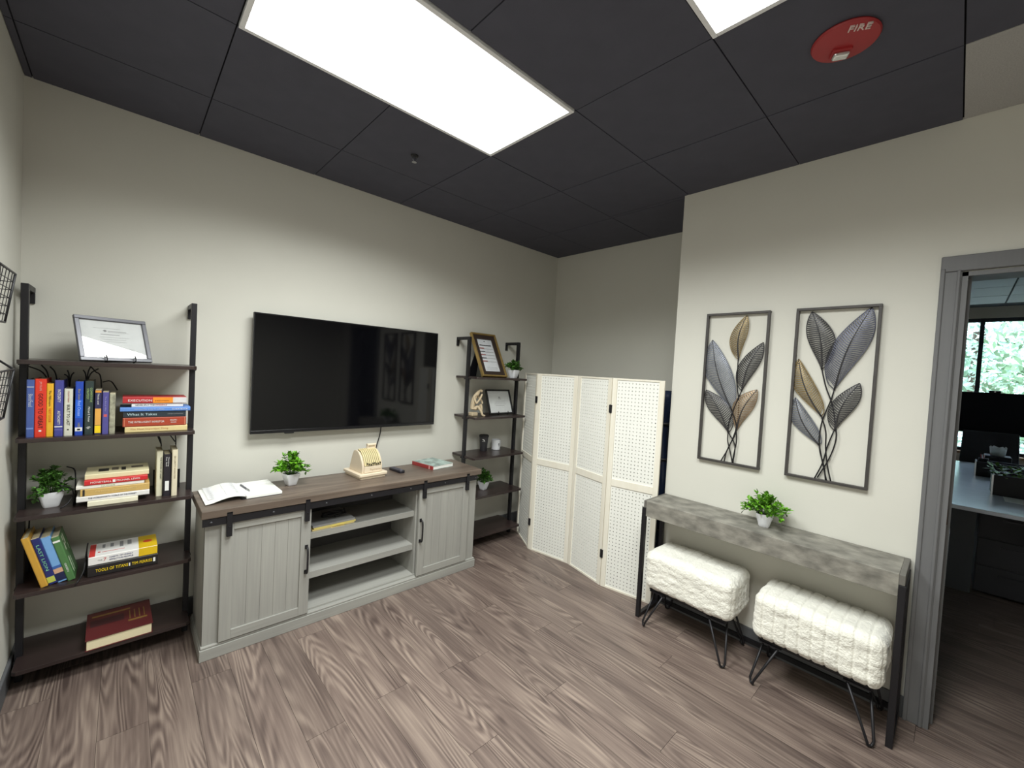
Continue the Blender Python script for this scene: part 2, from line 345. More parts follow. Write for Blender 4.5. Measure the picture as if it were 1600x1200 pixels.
# sprinkler
sp = thing('fire_sprinkler', (-2.126, -.741, H), 'small metal fire sprinkler head in the black ceiling', 'sprinkler')
obj('escutcheon', MB().lathe([(.022, 0), (.02, -.006), (.012, -.009)], n=20), BLACK, sp, smooth=.6)
obj('sprinkler_body', MB().lathe([(.006, -.009), (.006, -.03), (.003, -.034)], n=12).tube([(-.008, 0, -.012), (-.011, 0, -.022), (0, 0, -.036)], .0018, 6).tube([(.008, 0, -.012), (.011, 0, -.022), (0, 0, -.036)], .0018, 6), CHROME, sp, smooth=.6)
obj('deflector', MB().lathe([(.004, -.036), (.014, -.037), (.014, -.039)], n=16), CHROME, sp)

# ---------------------------------------------------------------- television
TX0, TX1, TZ0, TZ1, TY = -2.77, -1.478, 1.04, 1.779, -.07
tv = thing('television', ((TX0+TX1)/2, -.04, TZ0), 'large black flat-screen television mounted on the wall above the cabinet', 'television')
obj('tv_body', MB().box(TX0, TX1, TY+.004, TY+.03, TZ0, TZ1).box(TX0+.25, TX1-.25, TY+.03, TY+.05, TZ0+.06, TZ0+.45), TVB, tv, W=True, bevel=.003)
obj('screen', MB().box(TX0+.009, TX1-.009, TY+.001, TY+.005, TZ0+.022, TZ1-.009), SCRN, tv, W=True)
obj('bezel', MB().box(TX0, TX1, TY-.002, TY+.006, TZ0, TZ0+.02).box(TX0, TX1, TY-.002, TY+.006, TZ1-.008, TZ1).box(TX0, TX0+.008, TY-.002, TY+.006, TZ0+.02, TZ1-.008).box(TX1-.008, TX1, TY-.002, TY+.006, TZ0+.02, TZ1-.008), pbr('tv_gloss_bezel', (16, 16, 20), .25, var=.03), tv, W=True, bevel=.0015)
obj('sensor_tab', MB().box(TX0+.19, TX0+.245, TY-.001, TY+.02, TZ0-.008, TZ0+.002), TVB, tv, W=True, bevel=.003)
obj('wall_bracket', MB().box(-2.3, -1.95, TY+.045, 0, 1.2, 1.5), BLACK, tv, W=True)
obj('power_cable', MB().tube(spline([(-1.91, -.025, TZ0+.03), (-1.915, -.022, .98), (-1.94, -.02, .88), (-1.955, -.02, .75), (-1.95, -.012, .45), (-1.95, -.004, .32)]), .004, 6), BLACK, tv, W=True, smooth=True)

# ---------------------------------------------------------------- ladder shelves
SHZ = [.115, .448, .78, 1.113, 1.445]
def ladder(x0, x1, label):
    cx = (x0+x1)/2
    t = thing('ladder_shelf', (cx, -.16, 0), label, 'shelf', 'wall-mounted ladder shelves')
    for z in SHZ:
        sh = MB().prism([(x0, -.012), (x1, -.012), (x1, -.30), (x1-.012, -.312), (x0+.012, -.312), (x0, -.30)], .018, Matrix.Translation((0, 0, z-.018)))
        obj('shelf_board', sh, ESPR, t, W=True, bevel=.0015)
    for xc in (x0+.006, x1-.006):
        obj('upright', MB().box(xc-.012, xc+.012, -.185, -.155, 0, 1.775), BLACK, t, W=True, bevel=.002)
        obj('wall_hook', MB().box(xc-.012, xc+.012, -.155, 0, 1.75, 1.775).box(xc-.012, xc+.012, -.012, 0, 1.70, 1.75), BLACK, t, W=True, bevel=.002)
    obj('foot_bar', MB().box(x0+.018, x1-.018, -.18, -.16, .05, .075), BLACK, t, W=True)
    for z in SHZ:
        for xc in (x0+.006, x1-.006):
            obj('bracket', MB().box(xc-.014, xc+.014, -.20, -.14, z-.026, z-.017), BLACK, t, W=True)
    return t
ladder(-3.66, -3.06, 'black ladder shelf full of books beside the left wall')
ladder(-1.24, -.662, 'black ladder shelf between the cabinet and the pegboard screen')

# ---------------------------------------------------------------- media cabinet
cb = thing('media_cabinet', (-2.19, -.34, 0), 'grey farmhouse media cabinet with sliding barn doors and dark top', 'cabinet')
def cbx(n, m, *b, bevel=.0015, par=None):
    g = MB()
    for q in b: g.box(*q)
    return obj(n, g, m, par or cb, W=True, bevel=bevel)
YF = -.505; YK = -.15
cbx('plinth', CABH, (-3.04, -1.343, -.525, YK, 0, .058), bevel=.003)
cbx('plinth_moulding', CABH, (-3.036, -1.347, -.521, YK, .058, .07), bevel=.004)
cbx('side_panel', CABG, (-3.03, -3.008, YF, YK, .07, .715)); cbx('side_panel', CABG, (-1.377, -1.355, YF, YK, .07, .715))
cbx('divider', CABG, (-2.56, -2.535, YF+.012, YK, .07, .715)); cbx('divider', CABG, (-1.86, -1.835, YF+.012, YK, .07, .715))
cbx('back_panel', pbr('dark_back_board', (70, 68, 68), .7, var=.05), (-3.008, -1.377, YK-.006, YK, .07, .715))
cbx('front_stile', CABG, (-3.03, -2.955, YF-.003, YF+.016, .07, .69)); cbx('front_stile', CABG, (-1.44, -1.355, YF-.003, YF+.016, .07, .69))
cbx('front_rail', CABH, (-3.03, -1.355, YF-.002, YF+.018, .672, .715))
cbx('cabinet_floor', CABH, (-3.008, -1.377, YF+.01, YK, .07, .082))
cbx('shelf_board', CABH, (-2.535, -1.86, -.475, YK, .245, .285)); cbx('shelf_board', CABH, (-2.535, -1.86, -.475, YK, .478, .515))
cbx('inner_panel', CABG, (-3.008, -2.56, YF+.012, YF+.016, .082, .672)); cbx('inner_panel', CABG, (-1.835, -1.377, YF+.012, YF+.016, .082, .672))
tp = cbx('top_board', CABT, (-3.05, -1.338, -.545, YK+.005, .716, .755), bevel=.003)
def barn(x0, x1, hx, gap=()):
    d = cbx('barn_door', CABG, (x0+.01, x1-.01, -.5168, -.5065, .085, .68))
    cbx('door_stile', CABG, (x0, x0+.052, -.528, -.508, .075, .69), par=d); cbx('door_stile', CABG, (x1-.052, x1, -.528, -.508, .075, .69), par=d)
    cbx('door_rail', CABH, (x0+.052, x1-.052, -.528, -.508, .638, .69), par=d); cbx('door_rail', CABH, (x0+.052, x1-.052, -.528, -.508, .075, .122), par=d)
    n = 5; w_ = (x1-x0-.104)/n
    for k in range(n):
        cbx('door_board', CABG, (x0+.052+k*w_+.0004, x0+.052+(k+1)*w_-.0004, -.519, -.5155, .122, .638), par=d, bevel=.0008)
    # curved black pull
    pts = spline([(hx, -.528, .462), (hx, -.555, .455), (hx, -.56, .39), (hx, -.555, .325), (hx, -.528, .318)], 5)
    obj('pull_handle', MB().tube(pts, .0055, 8).box(hx-.008, hx+.008, -.531, -.526, .45, .472).box(hx-.008, hx+.008, -.531, -.526, .308, .33), BLACK, d, W=True, smooth=.7)
    for sx in (x0+.03, x1-.026):
        obj('roller_strap', MB().box(sx-.012, sx+.012, -.548, -.5285, .612, .735).box(sx-.012, sx+.012, -.548, -.512, .728, .735), BLACK, d, W=True, bevel=.0015)
        obj('strap_bolt', MB().lathe([(.005, 0), (.0035, .003)], n=8, M=basis((1, 0, 0), (0, 0, 1), (sx, -.548, .66))), BLACK, d, W=True)
barn(-2.965, -2.545, -2.566); barn(-1.852, -1.436, -1.838)
rl = cbx('rail', BLACK, (-3.045, -1.372, -.54, -.531, .677, .712), bevel=.001)
for k in range(7):
    bx_ = -3.01+k*.27
    obj('rail_bolt', MB().lathe([(.006, 0), (.006, .002), (.003, .004)], n=10, M=basis((1, 0, 0), (0, 0, 1), (bx_, -.54, .695))), pbr('bolt_steel', (70, 70, 74), .4, metal=.5, var=.05), rl, W=True)

# ---------------------------------------------------------------- pegboard folding screen
PTS = [(-.583, -.2), (-.772, -.544), (-.711, -.924), (-.786, -1.288), (-.72, -1.648)]
sc = thing('folding_screen', (-.72, -.95, 0), 'white four-panel pegboard folding screen closing off the alcove', 'folding screen')
SH = 1.5
def pegboard(w_, h_, p=.0254, r=.0041):
    nx, nz = int(w_/p), int(h_/p); g = MB(); mx, mz = (w_-nx*p)/2, (h_-nz*p)/2; K = 8
    for a in range(nx):
        for b in range(nz):
            cx, cz = -w_/2+mx+(a+.5)*p, mz+(b+.5)*p; vs = []; h = p/2
            sq = [(h, 0), (h, h), (0, h), (-h, h), (-h, 0), (-h, -h), (0, -h), (h, -h)]
            for dx, dz in sq: vs.append((cx+dx, -.002, cz+dz))
            for k in range(K): vs.append((cx+r*math.cos(2*PI*k/K), -.002, cz+r*math.sin(2*PI*k/K)))
            for k in range(K): vs.append((cx+r*math.cos(2*PI*k/K), .002, cz+r*math.sin(2*PI*k/K)))
            for dx, dz in sq: vs.append((cx+dx, .002, cz+dz))
            fs = []
            for k in range(K):
                j = (k+1) % K
                fs += [(k, j, 8+j, 8+k), (8+k, 8+j, 16+j, 16+k), (16+k, 16+j, 24+j, 24+k)]
            g.add(vs, fs)
    x0, x1 = w_/2, w_/2-mx
    for y in (-.002, .002):
        if mx > 1e-4: g.add([(-x0, y, 0), (-x1, y, 0), (-x1, y, h_), (-x0, y, h_)], [(0, 1, 2, 3)]); g.add([(x0, y, 0), (x1, y, 0), (x1, y, h_), (x0, y, h_)], [(0, 1, 2, 3)])
        if mz > 1e-4: g.add([(-x1, y, 0), (x1, y, 0), (x1, y, mz), (-x1, y, mz)], [(0, 1, 2, 3)]); g.add([(-x1, y, h_-mz), (x1, y, h_-mz), (x1, y, h_), (-x1, y, h_)], [(0, 1, 2, 3)])
    return g
bw = .305
up_me = pegboard(bw, SH-.785-.012).mesh('pegboard_upper'); lo_me = pegboard(bw, .735-.012).mesh('pegboard_lower')
for me in (up_me, lo_me): me.materials.append(PEGW)
for i in range(4):
    A, B = Vector((*PTS[i], 0)), Vector((*PTS[i+1], 0)); d = (B-A); Ln = d.length; d.normalize()
    y = Vector((-d.y, d.x, 0)); mid = (A+B)/2
    M = basis(d, y, mid-sc.location)
    hw = Ln/2-.002
    p = obj('screen_panel', MB().box(-hw, -hw+.034, -.009, .009, 0, SH), PINE, sc, bevel=.0015); p.matrix_local = M
    obj('stile', MB().box(hw-.034, hw, -.009, .009, 0, SH), PINE, p, bevel=.0015)
    obj('mid_rail', MB().box(-hw+.034, hw-.034, -.008, .008, .735, .785), PINE, p, bevel=.0015)
    obj('bottom_rail', MB().box(-hw+.034, hw-.034, -.0075, .0075, 0, .012), PINE, p)
    obj('top_rail', MB().box(-hw+.034, hw-.034, -.0075, .0075, SH-.012, SH), PINE, p)
    k = (2*hw-.068)/bw
    for nm, me, z in (('pegboard', up_me, .785), ('pegboard', lo_me, .012)):
        o = bpy.data.objects.new(nm, me); C.objects.link(o); o.parent = p; o.location = (0, 0, z); o.scale = (k, 1, 1)
for pi, zz in ((1, 1.28), (1, .235), (3, 1.28), (3, .235)):
    cx, cy = PTS[pi]
    obj('hinge', MB().box(cx-.014, cx-.008, cy-.011, cy+.011, zz-.028, zz+.028).tube([(cx-.014, cy, zz-.03), (cx-.014, cy, zz+.03)], .004, 8), BLACK, sc, W=True)
for pi, zz in ((2, 1.28), (2, .235)):
    cx, cy = PTS[pi]
    obj('hinge', MB().box(cx+.008, cx+.014, cy-.011, cy+.011, zz-.028, zz+.028), BLACK, sc, W=True)
# dark blue bundle behind the screen
bn = MB(); ring = []
NV = 22
for j in range(26):
    z = 1.43*j/25; sc_ = 1-.25*(j/25)**2
    for k in range(NV):
        a = 2*PI*k/NV; rr = (.075+.012*math.sin(3*a+j*.5)+.008*noise.noise((math.cos(a)*2, math.sin(a)*2, z*7)))*sc_
        bn.v.append((-.5+rr*math.cos(a)*1.1, -1.545+rr*.9*math.sin(a), z))
for j in range(25):
    for k in range(NV): bn.f.append((j*NV+k, j*NV+(k+1) % NV, (j+1)*NV+(k+1) % NV, (j+1)*NV+k))
bn.f.append(tuple(range(NV-1, -1, -1))); bn.f.append(tuple(25*NV+k for k in range(NV)))
bnd = thing('wrapped_bundle', (-.5, -1.545, 0), 'tall dark navy wrapped bundle standing behind the folding screen', 'bundle')
obj('wrapping', bn, pbr('navy_film', (24, 34, 56), .25, var=.3, vscale=9), bnd, W=True, smooth=True)
for z in (.45, .95, 1.2): obj('strap', MB().lathe([(.088, -.008), (.09, 0), (.088, .008)], (-.5, -1.545, z), 20), BLACK, bnd, W=True, smooth=True)

# ---------------------------------------------------------------- console table
ct = thing('console_table', (-.79, -2.26, 0), 'long narrow console table with concrete-look top and black metal legs', 'console table')
obj('table_top', MB().box(-.925, XA-.006, -2.842, -1.678, .648, .745), CONC, ct, W=True, bevel=.002)
obj('end_cap', MB().box(-.926, XA-.006, -2.862, -2.842, .70, .745), pbr('cut_edge_grey', (104, 101, 96), .5, var=.1, vscale=20), ct, W=True, bevel=.002)
obj('end_cap', MB().box(-.926, XA-.006, -1.678, -1.662, .70, .745), pbr('cut_edge_grey', (104, 101, 96), .5, var=.1, vscale=20), ct, W=True, bevel=.002)
for y0, y1 in ((-2.866, -2.842), (-1.678, -1.654)):
    lf = obj('leg_frame', MB().box(-.93, -.905, y0, y1, 0, .70), BLACK, ct, W=True, bevel=.002)
    obj('rear_leg', MB().box(-.69, XA-.016, y0, y1, 0, .70), BLACK, lf, W=True, bevel=.002)
    obj('floor_bar', MB().box(-.905, -.69, y0, y1, 0, .022), BLACK, lf, W=True, bevel=.002)
    obj('under_bar', MB().box(-.905, -.69, y0, y1, .678, .70), BLACK, lf, W=True, bevel=.002)
obj('stretcher', MB().box(-.6715, -.660, -2.842, -1.678, .02, .045), BLACK, ct, W=True)

# ---------------------------------------------------------------- faux-fur stools
def stool(cx, cy, label, seed, seam):
    LX, LY, z0, z1 = .30, .505, .235, .462; r = .045
    t = thing('fur_stool', (cx, cy, 0), label, 'stool', 'white faux-fur stools under the console')
    g = bmesh.new(); nx, ny, nz = 48, 150, 36
    def key(p): return (round(p[0], 5), round(p[1], 5), round(p[2], 5))
    vmap = {}
    def vert(p):
        k = key(p)
        if k not in vmap: vmap[k] = g.verts.new(p)
        return vmap[k]
    def face(fn, na, nb):
        for a in range(na):
            for b in range(nb):
                g.faces.new([vert(fn(a/na, b/nb)), vert(fn((a+1)/na, b/nb)), vert(fn((a+1)/na, (b+1)/nb)), vert(fn(a/na, (b+1)/nb))])
    X, Y, Zb, Zt = LX/2, LY/2, z0, z1
    face(lambda a, b: (-X+2*X*a, -Y+2*Y*b, Zt), nx, ny); face(lambda a, b: (X-2*X*a, -Y+2*Y*b, Zb), nx, ny)
    face(lambda a, b: (-X, Y-2*Y*a, Zb+(Zt-Zb)*b), ny, nz); face(lambda a, b: (X, -Y+2*Y*a, Zb+(Zt-Zb)*b), ny, nz)
    face(lambda a, b: (-X+2*X*a, -Y, Zb+(Zt-Zb)*b), nx, nz); face(lambda a, b: (X-2*X*a, Y, Zb+(Zt-Zb)*b), nx, nz)
    zc = (Zb+Zt)/2; hz = (Zt-Zb)/2
    for v in g.verts:
        p = Vector((v.co.x, v.co.y, v.co.z-zc))
        q = Vector((max(-X+r, min(X-r, p.x)), max(-Y+r, min(Y-r, p.y)), max(-hz+r, min(hz-r, p.z))))
        n = p-q; n = n.normalized() if n.length > 1e-7 else Vector((0, 0, 1))
        s = q+n*r
        # stitched channels: across the length, and upright on the two ends
        pit = .0505; u = s.y/pit; du = abs(u-round(u))*pit
        ux = s.x/.043; dx = abs(ux-round(ux))*.043
        chan = (1-abs(n.y)**2)*math.exp(-(du/.0048)**2) + (abs(n.y)**2)*math.exp(-(dx/.0045)**2)
        ns = noise.noise((s.x*22+seed, s.y*16, s.z*40))*.0035 + noise.noise((s.x*60+seed, s.y*42, s.z*90))*.0022 + noise.noise((s.x*8, s.y*7+seed, s.z*8))*.005
        s = s + n*(ns - chan*seam + .002)
        v.co = (s.x, s.y, s.z+zc)
    me = bpy.data.meshes.new('seat'); g.to_mesh(me); g.free()
    obj('seat', me, FUR, t, smooth=True)
    obj('seat_base', MB().box(-X+.03, X-.03, -Y+.03, Y-.03, z0-.012, z0+.01), BLACK, t)
    for sx in (-1, 1):
        for sy in (-1, 1):
            fx, fy = (-.155 if sx < 0 else .148), sy*.228
            a = Vector((sx*.055, sy*.205, z0-.01)); b = Vector((sx*.118, sy*.13, z0-.01)); f = Vector((fx, fy, .008))
            side = (a-b).normalized()*.014
            pts = [a, f+side+Vector((0, 0, .02)), f+side*.6+Vector((0, 0, .003)), f, f-side*.6+Vector((0, 0, .003)), f-side+Vector((0, 0, .02)), b]
            g2 = MB().tube(pts, .0058, 8)
            obj('hairpin_leg', g2, BLACK, t, smooth=True)
            obj('leg_plate', MB().box(sx*.04, sx*.13, sy*.12, sy*.215, z0-.016, z0-.011), BLACK, t)
stool(-.836, -1.974, 'white faux-fur stool with faint seams beside the folding screen', 1.3, .004)
stool(-.836, -2.572, 'white faux-fur stool with clear stitched channels beside the doorway', 8.7, .0062)

# ---------------------------------------------------------------- metal leaf wall art
MCOL = dict(gold=pbr('gold_metal', (150, 130, 92), .4, metal=.5, var=.25, vscale=18), silver=pbr('silver_blue_metal', (120, 124, 136), .4, metal=.5, var=.18, vscale=18),
            dark=pbr('gunmetal', (70, 69, 72), .4, metal=.5, var=.2, vscale=18), copper=pbr('copper_metal', (154, 130, 104), .4, metal=.5, var=.25, vscale=18),
            blue=pbr('blue_grey_metal', (98, 100, 116), .4, metal=.5, var=.2, vscale=18))
def leafmesh(tip, base, L, R, x0, seed):
    tip, base, L, R = [Vector((p[0], p[1])) for p in (tip, base, L, R)]
    ax = tip-base; ln = ax.length; a = ax/ln; nrm = Vector((-a.y, a.x))
    def side(P): q = P-base; return q.dot(a)/ln, q.dot(nrm)
    (tl, wl), (tr, wr_) = side(L), side(R)
    # slight S-curve of the midrib
    def mid(t): return base + ax*t + nrm*(.018*math.sin(PI*t))*(1 if (wl+wr_) > 0 else -1)
    def half(t, w_, tm):
        tm = min(.62, max(.38, tm)); pwr = math.log(.5)/math.log(tm); return w_*(max(0, math.sin(PI*(t**pwr))))**.85
    def pt(t, s):      # s in -1..1
        w_, tm = (wl, tl) if (s > 0) == (wl > 0) else (wr_, tr)
        p = mid(t) + nrm*(half(t, abs(w_), tm)*s)
        bul = .016*(1-s*s)*math.sin(PI*t)
        return (x0-bul, p.x, p.y)
    g = MB(); rim = MB()
    NR = max(20, int(ln/.0112))
    for sg in (-1, 1):
        for k in range(1, NR-1):
            t0 = k/NR; fill = .56/NR; st = []
            for q in range(5):
                s = q/4; tt = t0 + (.10*s**1.3)*(1-t0*.6)
                tt = min(tt, .995)
                st.append((pt(min(tt, 1), sg*s*.97), pt(min(tt+fill, .999), sg*s*.97)))
            vs = [v for pr in st for v in pr]
            g.add(vs, [(2*q, 2*q+1, 2*q+3, 2*q+2) for q in range(4)])
        pts = [pt(t/24, sg*1.0) for t in range(25)]
        rim.tube(pts, .0024, 5)
    md = MB().tube([(p[0]-.002, p[1], p[2]) for p in [pt(t/16, .0001) for t in range(17)]], .003, 6, rs=[.0042-.0028*t/16 for t in range(17)])
    return g, rim, md
def wall_art(y0, y1, leaves, stems, label):
    zb, zt = 1.022, 1.932; xf = XA-.026
    t = thing('wall_art', (XA, (y0+y1)/2, zb), label, 'wall art', 'metal leaf wall panels')
    b = .013
    fr = MB().box(xf, XA-.006, y0, y1, zb, zb+b).box(xf, XA-.006, y0, y1, zt-b, zt).box(xf, XA-.006, y0, y0+b, zb+b, zt-b).box(xf, XA-.006, y1-b, y1, zb+b, zt-b)
    obj('frame', fr, pbr('frame_gunmetal', (74, 71, 70), .45, metal=.4, var=.1, vscale=30), t, W=True, bevel=.001)
    for q0, q1 in ((y0, y0+.012), (y1-.012, y1)):
        for r0 in (zb, zt-.012): obj('wall_spacer', MB().box(XA-.007, XA, q0, q1, r0, r0+.012), BLACK, t, W=True)
    for k, (c, pts) in enumerate(leaves):
        g, rim, md = leafmesh(*pts, XA-.012, k)
        lf = obj('leaf', g, MCOL[c], t, W=True, solid=.0012)
        obj('leaf_rim', rim, MCOL[c], lf, W=True, smooth=True); obj('midrib', md, MCOL['dark'], lf, W=True, smooth=True)
    for k, s in enumerate(stems):
        obj('stem', MB().tube(spline([(XA-.016-.002*(k % 3), p[0], p[1]) for p in s], 5), .0032, 6), BLACK, t, W=True, smooth=True)
A1 = [('gold', [(-2.091, 1.912), (-2.064, 1.65), (-2.025, 1.77), (-2.119, 1.821)]), ('silver', [(-1.905, 1.77), (-2.047, 1.346), (-1.882, 1.60), (-2.056, 1.557)]),
      ('dark', [(-2.188, 1.752), (-2.093, 1.466), (-2.071, 1.575), (-2.2, 1.648)]), ('dark', [(-1.888, 1.458), (-2.035, 1.209), (-1.886, 1.351), (-2.031, 1.339)]),
      ('copper', [(-2.174, 1.479), (-2.08, 1.229), (-2.073, 1.389), (-2.191, 1.409)])]
S1 = [[(-2.062, 1.65), (-2.066, 1.504), (-2.083, 1.398), (-2.079, 1.247), (-2.045, 1.125), (-2.004, 1.03)], [(-2.093, 1.466), (-2.057, 1.351), (-2.034, 1.231), (-2.079, 1.14), (-2.074, 1.03)],
      [(-2.047, 1.346), (-2.077, 1.273), (-2.078, 1.211), (-2.038, 1.105), (-2.025, 1.03)], [(-2.035, 1.209), (-2.037, 1.16), (-2.057, 1.091), (-2.072, 1.03)], [(-2.08, 1.229), (-2.086, 1.17), (-2.078, 1.10), (-2.07, 1.03)]]
A2 = [('dark', [(-2.409, 1.913), (-2.47, 1.607), (-2.379, 1.778), (-2.5, 1.758)]), ('blue', [(-2.651, 1.918), (-2.53, 1.504), (-2.506, 1.68), (-2.679, 1.77)]),
      ('gold', [(-2.365, 1.66), (-2.484, 1.362), (-2.353, 1.555), (-2.495, 1.458)]), ('silver', [(-2.363, 1.45), (-2.485, 1.209), (-2.358, 1.36), (-2.485, 1.305)]),
      ('dark', [(-2.628, 1.544), (-2.544, 1.294), (-2.525, 1.389), (-2.647, 1.451)])]
S2 = [[(-2.472, 1.607), (-2.494, 1.519), (-2.528, 1.424), (-2.545, 1.329), (-2.553, 1.252), (-2.532, 1.151), (-2.488, 1.04)], [(-2.53, 1.504), (-2.52, 1.45), (-2.491, 1.34), (-2.484, 1.241), (-2.499, 1.153), (-2.528, 1.035)],
      [(-2.486, 1.362), (-2.509, 1.289), (-2.514, 1.201), (-2.527, 1.114), (-2.546, 1.035)], [(-2.486, 1.209), (-2.493, 1.17), (-2.513, 1.103), (-2.524, 1.035)], [(-2.542, 1.294), (-2.521, 1.211), (-2.505, 1.119), (-2.477, 1.035)]]
wall_art(-2.216, -1.866, A1, S1, 'framed metal leaf panel with gold top leaf, beside the alcove corner')
wall_art(-2.691, -2.341, A2, S2, 'framed metal leaf panel with big blue-grey leaf, beside the doorway')

# ---------------------------------------------------------------- books
def cover_mesh(Tk, Hh, D, hard=True):
    c = .0022 if hard else .0009; g = MB()
    prof = [(-Tk/2, D), (-Tk/2, .002), (-Tk/2+min(.003, Tk*.2), 0), (Tk/2-min(.003, Tk*.2), 0), (Tk/2, .002), (Tk/2, D), (Tk/2-c, D), (Tk/2-c, .004), (-Tk/2+c, .004), (-Tk/2+c, D)]
    return g.prism(prof, Hh)
def book(label, Tk, Hh, D, M, cover, group, words=(), bands=(), hard=True, pages=None):
    """local frame: spine faces -y at y=0, thickness along x, height along z"""
    flat = isinstance(M, tuple)
    if flat: M = Matrix.Translation((Hh, 0, 0)) @ M[0]
    t = thing('book', None, label, 'book', group, M=M)
    obj('cover', cover_mesh(Tk, Hh, D, hard), cover, t)
    c = .0024 if hard else .001; ins = .003 if hard else .0004
    obj('page_block', MB().box(-Tk/2+c, Tk/2-c, .0042, D-ins, ins, Hh-ins), pages or CREAM, t)
    for bd in bands:
        z0, z1, m = bd[:3]; bw_ = (Tk/2-.0012)*(bd[3] if len(bd) > 3 else 1)
        obj('spine_band', MB().box(-bw_, bw_, -.0006, .0015, z0*Hh, z1*Hh), m, t)
    for (body, z, size, m, wd, off) in words:
        text('spine_lettering', body, size, m, t, basis((0, 0, -1), (1, 0, 0), (off, -.0009, (1-z if flat else z)*Hh)), width=wd*Hh if wd else None)
    return t
def upright(x0, x1, yf, z, lean=0):
    return Matrix.Translation(((x0+x1)/2, yf, z)) @ Matrix.Rotation(lean, 4, 'Y')
def lying(x0, yf, z0, Tk, yaw=0):
    # local x -> +Z (thickness), local z -> -X (height); top of the book is at the left
    return Matrix.Translation((x0, yf, z0+Tk/2)) @ Matrix.Rotation(yaw, 4, 'Z') @ basis((0, 0, 1), (0, 1, 0), (0, 0, 0)), 'flat'
wt = C_('print_white', (238, 238, 236)); bk = C_('print_black', (34, 32, 34)); yl = C_('print_yellow', (250, 214, 30)); gn = C_('print_pale_green', (170, 200, 130))
G2 = 'upright books on the second shelf'; z2 = SHZ[3]; yf = -.272
book('plain blue hardback with pale lettering, first in the upright row beside the post', .022, .247, .17, upright(-3.634, -3.612, yf, z2), C_('cover_denim', (72, 94, 160)), G2,
     [('Blood', .70, .017, C_('print_pale', (200, 208, 228)), .105, .0), ('Feud', .585, .017, C_('print_pale', (200, 208, 228)), .1, 0)], [(.87, .88, wt), (.14, .165, C_('band_pale_blue', (120, 145, 205)))])
book('bright red hardback with dark capitals on its spine in the upright row', 0.033, .252, .17, upright(-3.6105, -3.5775, yf, z2), C_('cover_red', (222, 58, 38)), G2,
     [('GOOD TO GREAT', .45, .019, C_('print_maroon', (70, 20, 20)), .6, 0), ('JIM COLLINS', .87, .009, C_('print_pink', (240, 180, 170)), .16, 0)], [(.09, .118, C_('dot_white', (246, 240, 236)), .25)])
book('thin yellow hardback next to the bright red upright hardback', .020, .232, .17, upright(-3.5765, -3.5565, yf, z2), C_('cover_yellow', (236, 180, 46)), G2,
     [('The Millionaire', .72, .010, C_('print_olive', (120, 92, 20)), .3, 0), ('NEXT DOOR', .40, .011, C_('print_orange', (226, 110, 20)), .26, 0)])
book('indigo hardback with white capitals and a white line at the spine foot', .026, .247, .18, upright(-3.553, -3.527, yf, z2), C_('cover_indigo', (70, 72, 150)), G2,
     [('INTEGRITY', .72, .013, wt, .23, 0), ('AUTHORITY', .33, .013, wt, .25, 0)], [(.16, .178, wt), (.11, .116, C_('band_lilac', (150, 140, 210)))])
book('short white hardback with black capitals in the upright row', .026, .210, .17, upright(-3.524, -3.498, yf, z2), C_('cover_offwhite', (214, 214, 200)), G2,
     [('BUILT TO LAST', .44, .013, bk, .44, 0), ('COLLINS PORRAS', .83, .007, C_('print_rose', (190, 130, 126)), .24, 0)], [(.115, .14, bk, .25)])
book('cobalt blue hardback with a white square at the spine foot', .025, .243, .18, upright(-3.4905, -3.4655, yf, z2), C_('cover_cobalt', (34, 72, 178)), G2,
     [('Blue Ocean', .76, .011, C_('print_khaki', (170, 160, 120)), .2, 0), ('Red Ocean', .50, .014, C_('print_sky', (170, 196, 255)), .28, 0), ('HBS', .19, .010, C_('print_khaki', (170, 160, 120)), .08, 0)],
     [(.46-.14, .46+.20, C_('band_azure', (28, 96, 214))), (.075, .145, wt), (.09, .12, bk, .45)])
book('dark green hardback with pale green spine lettering in the upright row', .027, .246, .18, upright(-3.460, -3.433, yf, z2), C_('cover_bottle', (44, 58, 58)), G2,
     [('COMPETITIVE', .74, .010, gn, .27, .006), ('STRATEGY', .76, .010, gn, .2, -.005), ('Michael E. Porter', .38, .010, wt, .28, 0), ('fp', .13, .016, wt, None, 0)])
book('navy paperback with an orange top and yellow square at its spine foot', .022, .205, .15, upright(-3.428, -3.406, yf, z2), C_('cover_navy', (46, 44, 84)), G2,
     [('Think and', .8, .008, wt, .25, 0)], [(.94, .99, C_('band_orange', (222, 150, 50))), (.21, .58, C_('band_apricot', (228, 170, 80))), (.03, .20, yl)], hard=False)
book('purple paperback with a small red dot on the spine', .021, .195, .14, upright(-3.403, -3.382, yf, z2), C_('cover_purple', (84, 80, 150)), G2, [('The Art of War', .72, .008, C_('print_lav', (160, 160, 210)), .36, 0)], [(.41, .47, C_('dot_red', (206, 90, 90)), .6)], hard=False)
book('silver patterned paperback at the end of the upright row', .020, .188, .14, upright(-3.3795, -3.3595, yf, z2), pbr('cover_silver', (160, 158, 138), .5, var=.5, vscale=45), G2, hard=False)
G2b = 'books lying in the second-shelf stack'; z = z2
book('cream paperback at the bottom of the second-shelf stack', .028, .236, .16, lying(-3.325, -.27, z, .028), C_('cover_cream', (226, 206, 150)), G2b, [('The Most Important Thing', .38, .010, C_('print_tan', (200, 150, 100)), .6, .002)], hard=False); z += .0285
